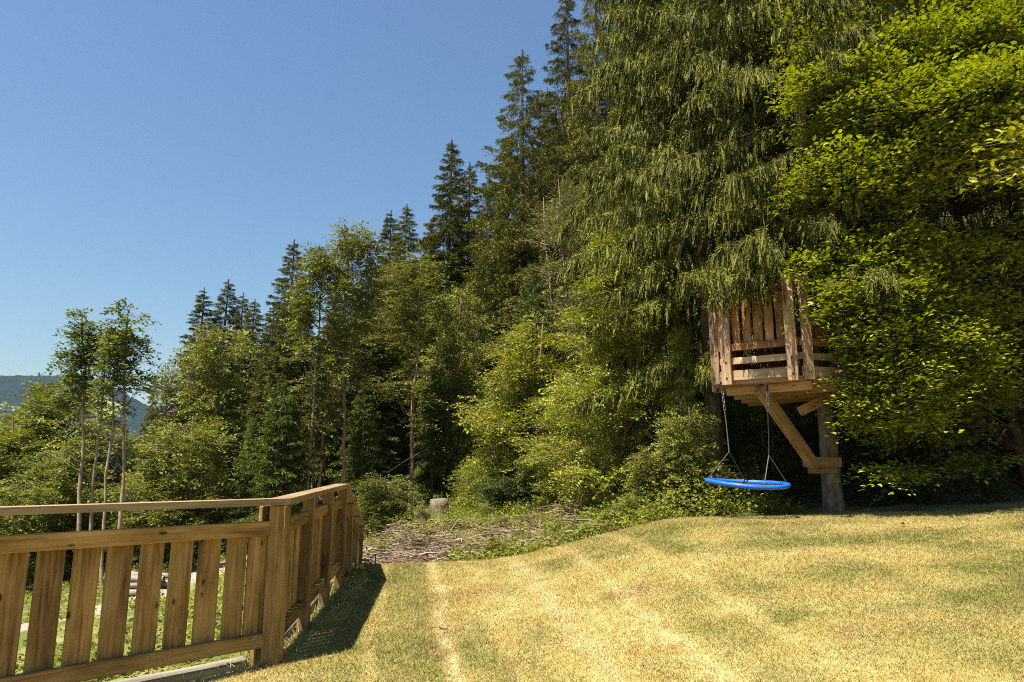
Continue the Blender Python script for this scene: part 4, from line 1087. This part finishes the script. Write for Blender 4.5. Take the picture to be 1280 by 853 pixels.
# ------------------------------------------------------------------ the nest swing
def build_swing():
    c = Vector((3.32, 9.85, 1.16))
    W = empty('nest_swing', (c.x, c.y, float(zt(c.x, c.y))), 'bright blue round nest swing hanging under the treehouse', 'swing')
    base = Vector(W.location)
    R = Matrix.Rotation(math.radians(2.5), 3, 'Y') @ Matrix.Rotation(math.radians(3.0), 3, 'X')
    th = np.linspace(0, 2 * math.pi, 61)
    rr = .545
    lift = .012 * np.cos(2 * th)
    ring = np.array([c + R @ Vector((rr * math.cos(t), rr * math.sin(t), l)) for t, l in zip(th, lift)]) - np.array(base)
    g = Geo(); g.tubes(ring, .031 + .002 * np.sin(th * 14), 12)
    link('padded_ring', g.mesh('padded_ring', M['blue'], True), W)
    g = Geo()
    for k in np.linspace(-.9, .9, 15):
        h = math.sqrt(1 - k * k)
        s = np.linspace(-1, 1, 9)
        for ax in (0, 1):
            pts = []
            for q in s:
                x, y = (k, q * h) if ax == 0 else (q * h, k)
                pts.append(c + R @ Vector((x * rr, y * rr, -.07 * (1 - x * x - y * y))))
            g.tubes(np.array(pts) - np.array(base), np.full(9, .006), 4)
    for k in np.linspace(.15, .85, 8):
        pts = [c + R @ Vector((k * rr * math.cos(t), k * rr * math.sin(t), -.07 * (1 - k * k))) for t in th[::3]]
        g.tubes(np.array(pts) - np.array(base), np.full(len(pts), .009), 4)
    link('net', g.mesh('net', M['net']), W)
    hooks = [Vector((3.10, 10.02, 2.50)), Vector((3.63, 9.67, 2.44))]
    knots = [Vector((3.14, 10.0, 1.60)), Vector((3.60, 9.70, 1.55))]
    angs = [(math.radians(150), math.radians(75)), (math.radians(-85), math.radians(-5))]
    for i in (0, 1):
        hk, kn = hooks[i], knots[i]
        g = Geo()
        # chain of oval links
        n = 5; top = hk; bot = hk.lerp(kn, .32)
        for k in range(n):
            p = top.lerp(bot, (k + .5) / n); a = (k % 2) * math.pi / 2 + .4
            t = np.linspace(0, 2 * math.pi, 13); u = Vector((math.cos(a), math.sin(a), 0))
            pts = np.array([p + u * (.017 * math.cos(x)) + Vector((0, 0, .038 * math.sin(x))) for x in t]) - np.array(base)
            g.tubes(pts, np.full(13, .0055), 5)
        link('chain', g.mesh('chain', M['metal'], True), W)
        g = Geo(); g.tubes(np.array([hk + Vector((0, 0, .10)), hk]) - np.array(base), [.016, .016], 6)
        link('strap', g.mesh('strap', M['rope_dark']), W)
        g = Geo(); g.tubes(np.array([bot, bot.lerp(kn, .5) + Vector((.004, 0, 0)), kn]) - np.array(base), [.008, .008, .011], 6)
        link('hanging_rope', g.mesh('hanging_rope', M['rope_dark' if i else 'rope'], True), W)
        for a in angs[i]:
            e = c + R @ Vector((rr * math.cos(a), rr * math.sin(a), .03))
            g = Geo(); g.tubes(np.array([kn, kn.lerp(e, .5), e]) - np.array(base), [.008, .007, .008], 6)
            link('rope', g.mesh('rope', M['rope'], True), W)
build_swing()

# ------------------------------------------------------------------ stumps, brush, poles, gravel mound, leaning dead stem
def stump(px, D, top, r, lab, seed):
    a, _ = ray(px, 620); x = a * D; z0 = float(zt(x, D)) - .1
    h = EYE + ray(px, top)[1] * D - z0
    o = empty('tree_stump', (x, D, z0), lab, 'tree stump')
    rng = np.random.default_rng(seed)
    n = 18; th = np.arange(n) * 2 * math.pi / n
    lob = 1 + .07 * np.sin(3 * th + 1) + .05 * rng.normal(0, 1, n)
    rings = []
    for k, (zz, f) in enumerate(((0, 1.45), (.12 * h, 1.18), (.35 * h, 1.03), (.7 * h, 1.0), (h, .97), (h, .86))):
        rings.append(np.stack([np.cos(th) * r * f * lob, np.sin(th) * r * f * lob, np.full(n, zz) + (.03 * r * np.cos(th) if k > 3 else 0)], -1))
    V = np.concatenate(rings); idx = np.arange(len(rings) * n).reshape(-1, n); j = (np.arange(n) + 1) % n
    g = Geo(); g.add(V, np.stack([idx[:-1], idx[:-1][:, j], idx[1:][:, j], idx[1:]], -1).reshape(-1, 4))
    link('bark', g.mesh('stump_bark', M['stump']), o)
    g = Geo(); top = rings[-1] + [0, 0, .004]; c = top.mean(0)
    g.tris(np.stack([np.broadcast_to(c, (n, 3)), top, top[j]], 1))
    link('cut_face', g.mesh('cut_face', M['cut_wood']), o)
stump(549, 21, 624, .25, 'grey cut tree stump standing at the top of the brush slope', 3)
stump(527, 20, 637, .26, 'low pale broken stump left of the tall grey stump', 4)

def brushwood():
    rng = np.random.default_rng(71); g = Geo()
    N = 2700
    x = rng.uniform(-4.2, 2.6, N); y = 10.8 + (18.5 - 10.8) * rng.random(N) ** 1.2
    dens = fbm(x * .6 + 8, y * .6, 3)
    k = (dens > .36) & (x < 2.6 - .22 * np.abs(y - 15)) & (outside(x, y) < .5); x, y = x[k], y[k]; N = len(x)
    z = zt(x, y) + rng.random(N) ** 2 * .28
    L = rng.uniform(.25, 1.5, N) * rng.uniform(.5, 1, N); a = rng.normal(.25, .75, N)
    d = np.stack([np.cos(a), np.sin(a), rng.normal(0, .14, N)], -1)
    c = np.stack([x, y, z], -1); s = np.linspace(-.5, .5, 4)
    P = c[:, None] + d[:, None] * (L[:, None] * s)[..., None]
    P[:, 1:3] += rng.normal(0, .035, (N, 2, 3)); P[..., 2] -= .12 * L[:, None] * (s ** 2) * 4 * .3
    r = rng.uniform(.004, .014, N)[:, None] * np.linspace(1.1, .5, 4)
    g.tubes(P, r, 4, np.repeat(rng.random(N), 16))
    m, nt, out = new_mat('brush_twigs')
    av = node(nt, 'ShaderNodeAttribute', attribute_name='v')
    cc = ramp(nt, av.outputs['Fac'], [(0, (.07, .040, .028)), (.6, (.185, .120, .078)), (.9, (.27, .20, .14)), (1, (.42, .34, .27))])
    p = node(nt, 'ShaderNodeBsdfPrincipled', i_Roughness=.85); nt.links.new(cc, p.inputs['Base Color']); nt.links.new(p.outputs[0], out.inputs['Surface'])
    tag(link('brushwood', g.mesh('brushwood', m)), 'brown felled brushwood and twigs on the slope beyond the lawn', 'brushwood', None, 'stuff')
brushwood()

def ground_plants():
    """low leafy ground cover on the bank and the slope: one mass"""
    rng = np.random.default_rng(72); g = Geo()
    N = 30000
    x = rng.uniform(-12, 4.5, N); y = rng.uniform(4, 26, N)
    thin = rng.random(N) < .45
    d = outside(x, y)
    p = np.where(d > .15, .75 * thin * (fbm(x * .8, y * .8, 3) > .40), 0)
    right = (y > lawn_edge(x) + .1) & (d < .15)
    near_rim = np.exp(-((y - lawn_edge(x)) / 1.3)) * (x > -.9)
    p = np.where(right, np.maximum(near_rim, .16 * (fbm(x * .7 + 4, y * .7, 3) > .46) + .35 * (y > 16.5) + .45 * (x > 1.0) * (y < 15)), p)
    onpath = np.min(np.hypot(x[:, None] - np.interp(np.linspace(0, 7, 60), np.arange(8), PATH[:, 0]), y[:, None] - np.interp(np.linspace(0, 7, 60), np.arange(8), PATH[:, 1])), 1) < .9
    k = (rng.random(N) < p) & ~onpath & ((d > .15) | right)
    x, y, d = x[k], y[k], d[k]; N = len(x)
    K = 16
    hgt = np.where(d > .15, rng.uniform(.06, .22, N), rng.uniform(.08, .30, N) + .35 * sstep(.5, .7, fbm(x * 1.3 + 9, y * 1.3, 2))) * np.where(d > .15, 1 - .5 * (y < 7), 1)
    z = zt(x, y)
    q = rng.random((N, K))
    B = np.stack([x[:, None] + rng.normal(0, .10, (N, K)), y[:, None] + rng.normal(0, .10, (N, K)), z[:, None] + hgt[:, None] * q], -1)
    a = rng.random((N, K)) * 6.28
    Dv = np.stack([np.cos(a), np.sin(a), rng.uniform(-.1, .9, (N, K))], -1); Nv = rng.normal(0, .45, (N, K, 3)); Nv[..., 2] += 1
    sz = rng.uniform(.035, .085, (N, K))
    lv = rng.random((N, 1)) * .6 + rng.random((N, K)) * .4
    g.quads(leafquads(B.reshape(-1, 3), Dv.reshape(-1, 3), norm(Nv.reshape(-1, 3)), sz.ravel(), sz.ravel() * .55, .1), lv.ravel())
    tag(link('ground_cover', g.mesh('ground_cover', M['leaf_weed'])), 'low leafy weeds covering the bank and the brush slope', 'ground cover', None, 'stuff')
ground_plants()

# taller single weeds along the far rim of the lawn and on the slope
rw_ = random.Random(12)
WG = 'tall weeds along the rim of the lawn'
for k in range(64):
    if k < 30:
        x = -.9 + 3.5 * k / 29 + rw_.uniform(-.1, .1); y = float(lawn_edge(x)) + rw_.uniform(.5, 2.4)
        y += .4
    else:
        x = rw_.uniform(-3.2, 1.2); y = rw_.uniform(12.2, 20)
    wsc = rw_.uniform(.4, .7)
    put('weed', rw_.choice(['weed_tall', 'weed_low']), (x, y, float(zt(x, y)) - .03), (wsc, wsc, wsc * rw_.uniform(.6, 1.0)), rw_.random() * 6.28, 'single leafy weed on the rough slope between lawn and wood', 'weed', WG)

# pile of grey poles by the path
rp = random.Random(6)
c0 = at(183, 722, 15.2)
PG = 'grey poles piled by the gravel path'
for k in range(15):
    row = 0 if k < 6 else (1 if k < 11 else 2)
    col = k - (0, 6, 11)[row]
    cx = c0.x + rp.uniform(-.12, .12); cy = c0.y + (col - 2.5) * .15 + row * .05
    z = float(zt(c0.x, c0.y)) + .09 + row * .125
    o = link('wooden_pole', None); L = rp.uniform(1.0, 1.3)
    g = Geo(); s = np.linspace(-.5, .5, 6) * L
    g.tubes(np.stack([s, np.array([rp.uniform(-.015, .015) for _ in s]), np.array([rp.uniform(-.015, .015) for _ in s])], -1), np.linspace(.068, .052, 6), 9, .5)
    n = 9
    o2 = link('wooden_pole', g.mesh('wooden_pole', M['sleeper'], True), None, (cx, cy, z)); bpy.data.objects.remove(o)
    o2.rotation_euler = (0, rp.uniform(-.03, .03), rp.uniform(-.05, .05))
    tag(o2, 'weathered grey pole in the pile beside the gravel path', 'pole', PG)

def mound():
    c = at(84, 655, 27); rng = np.random.default_rng(4)
    n, m = 40, 24
    X, Y = np.meshgrid(np.linspace(-1.5, 1.5, n), np.linspace(-1, 1, m))
    r = np.sqrt((X / 1.5) ** 2 + Y ** 2)
    Z = 1.5 * np.clip(1 - r ** 1.6, -.3, 1) + .25 * (fbm(X * 2 + 3, Y * 2, 4) - .5)
    V = np.stack([X, Y, Z], -1).reshape(-1, 3); idx = np.arange(n * m).reshape(m, n)
    g = Geo(); g.add(V, np.stack([idx[:-1, :-1], idx[:-1, 1:], idx[1:, 1:], idx[1:, :-1]], -1).reshape(-1, 4))
    z0 = float(zt(c.x, c.y))
    o = link('gravel_mound', g.mesh('gravel_mound', M['pale_gravel'], True), None, (c.x, c.y, max(z0, c.z - 1.2)))
    tag(o, 'pale gravel mound seen behind the slender birch stems', 'gravel mound')
mound()

def dead_stem(p0, p1, r, lab):
    g = Geo(); rng = np.random.default_rng(int(r * 1000))
    P = curve_pts(np.array(p0), np.array(p1), 8, (0, 0, -.1), rng, .2); o0 = P[0].copy(); P = P - o0
    g.tubes(P, np.linspace(r, r * .5, 8), 7)
    for k in range(4):
        i = rng.integers(1, 7); d = norm(rng.normal(0, 1, 3)) * rng.uniform(.15, .35)
        g.tubes(np.stack([P[i], P[i] + d * .5, P[i] + d + [0, 0, -.05]]), np.array([.008, .006, .003]), 4)
    o = link('dead_stem', g.mesh('dead_stem', M['dead_twig'], True), None, tuple(o0)); tag(o, lab, 'dead branch')
dead_stem(at(478, 590, 23.5), at(524, 566, 23.0), .024, 'thin dead stem leaning across the dark gap in the wood')
dead_stem(at(545, 345 + 100, 27), at(560, 470, 27), .018, 'short bare dead branch stub by the two thin stems')

# a few dry leaves lying on the lawn
def dry_leaf(px, py, s, rz, lab):
    for D in np.linspace(3.5, 11, 300):
        p = at(px, py, D)
        if p.z <= zt(p.x, p.y): break
    g = Geo()
    u = np.linspace(-1, 1, 7); w = .42 * (1 - u ** 2) ** .8
    V = []
    for i in range(7):
        V += [(u[i], -w[i] - .01, .25 * u[i] ** 2 + .25), (u[i], 0, .25 * u[i] ** 2), (u[i], w[i] + .01, .25 * u[i] ** 2 + .3)]
    V = np.array(V) * s; idx = np.arange(21).reshape(7, 3)
    g.add(V, np.stack([idx[:-1, :-1], idx[:-1, 1:], idx[1:, 1:], idx[1:, :-1]], -1).reshape(-1, 4))
    o = link('dry_leaf', g.mesh('dry_leaf', M['dry_leaf'], True), None, (p.x, p.y, float(zt(p.x, p.y)) + .028)); o.rotation_euler = (.1, .15, rz)
    tag(o, lab, 'leaf')
dry_leaf(554, 793, .035, .3, 'dark dry leaf on the pale mower line')
dry_leaf(1129, 659, .05, 1.1, 'curled brown leaf on the lawn in front of the beech')
dry_leaf(1163, 664, .03, .2, 'small brown leaf right of the curled one')

# ------------------------------------------------------------------ mown grass
def grass():
    rng = np.random.default_rng(90)
    N = 1700000
    x = rng.uniform(-4.5, 9.0, N); y = rng.uniform(2.6, 10.6, N)
    den = np.clip(1.15 - .09 * (y - 3), .35, 1)
    inview = (np.abs(x) < .82 * y + 2.0)
    k = on_lawn(x, y) & inview & (rng.random(N) < den); x, y = x[k], y[k]; N = len(x)
    z = zt(x, y)
    c = lawn_color(x, y)
    h = rng.uniform(.009, .024, N) * (1 + 1.0 * (rng.random(N) < .03)) * (.75 + .6 * fbm(x * 3, y * 3, 2))
    h = h * (1 + 2.2 * np.exp(-(np.clip(-outside(x, y), 0, 9) / .07)) * (rng.random(N) < .35))
    w = rng.uniform(.0018, .0038, N) * (.8 + .07 * y)
    a = rng.random(N) * 6.28
    lean = rng.normal(0, .75, (N, 2))
    dx, dy = np.cos(a) * w, np.sin(a) * w
    B = np.stack([x, y, z - .004], -1)
    tip = B + np.stack([lean[:, 0] * h, lean[:, 1] * h, h], -1)
    side = np.stack([dx, dy, np.zeros(N)], -1)
    T = np.stack([B - side, B + side, tip], 1)
    me_g = Geo(); me_g.tris(T)
    me = me_g.mesh('grass', M['blade'])
    v = rng.random(N)[:, None]
    c = c * (.86 + .28 * v) ; c = np.where(rng.random((N, 1)) < .06, np.array([.50, .41, .20]), c); c = np.where(rng.random((N, 1)) < .05, np.array([.13, .14, .026]), c)
    c = np.clip(np.repeat(c, 3, 0), 0, .8)
    at_ = me.attributes.new('col', 'FLOAT_COLOR', 'POINT')
    at_.data.foreach_set('color', np.concatenate([c, np.ones((len(c), 1))], 1).astype(np.float32).ravel())
    tag(link('grass', me), 'short dry mown grass blades of the lawn', 'grass', None, 'stuff')
grass()

# ------------------------------------------------------------------ the air that turns the far hill blue
def haze():
    m, nt, out = new_mat('haze_air')
    v = node(nt, 'ShaderNodeVolumePrincipled'); v.inputs['Density'].default_value = 0.00004
    v.inputs['Color'].default_value = (.35, .62, 1, 1); v.inputs['Anisotropy'].default_value = 0.2
    nt.links.new(v.outputs[0], out.inputs['Volume'])
    x0, x1, y0, y1, z0, z1 = -3700, 3200, -3200, 3200, -82, 400
    V = [(x, y, z) for z in (z0, z1) for x, y in ((x0, y0), (x1, y0), (x1, y1), (x0, y1))]
    F = [(3, 2, 1, 0), (4, 5, 6, 7), (0, 1, 5, 4), (1, 2, 6, 5), (2, 3, 7, 6), (3, 0, 4, 7)]
    me = bpy.data.meshes.new('haze'); me.from_pydata(V, [], F); me.materials.append(m)
    tag(link('haze', me), 'thin blue air in front of the far hill', None, None, 'stuff')
haze()
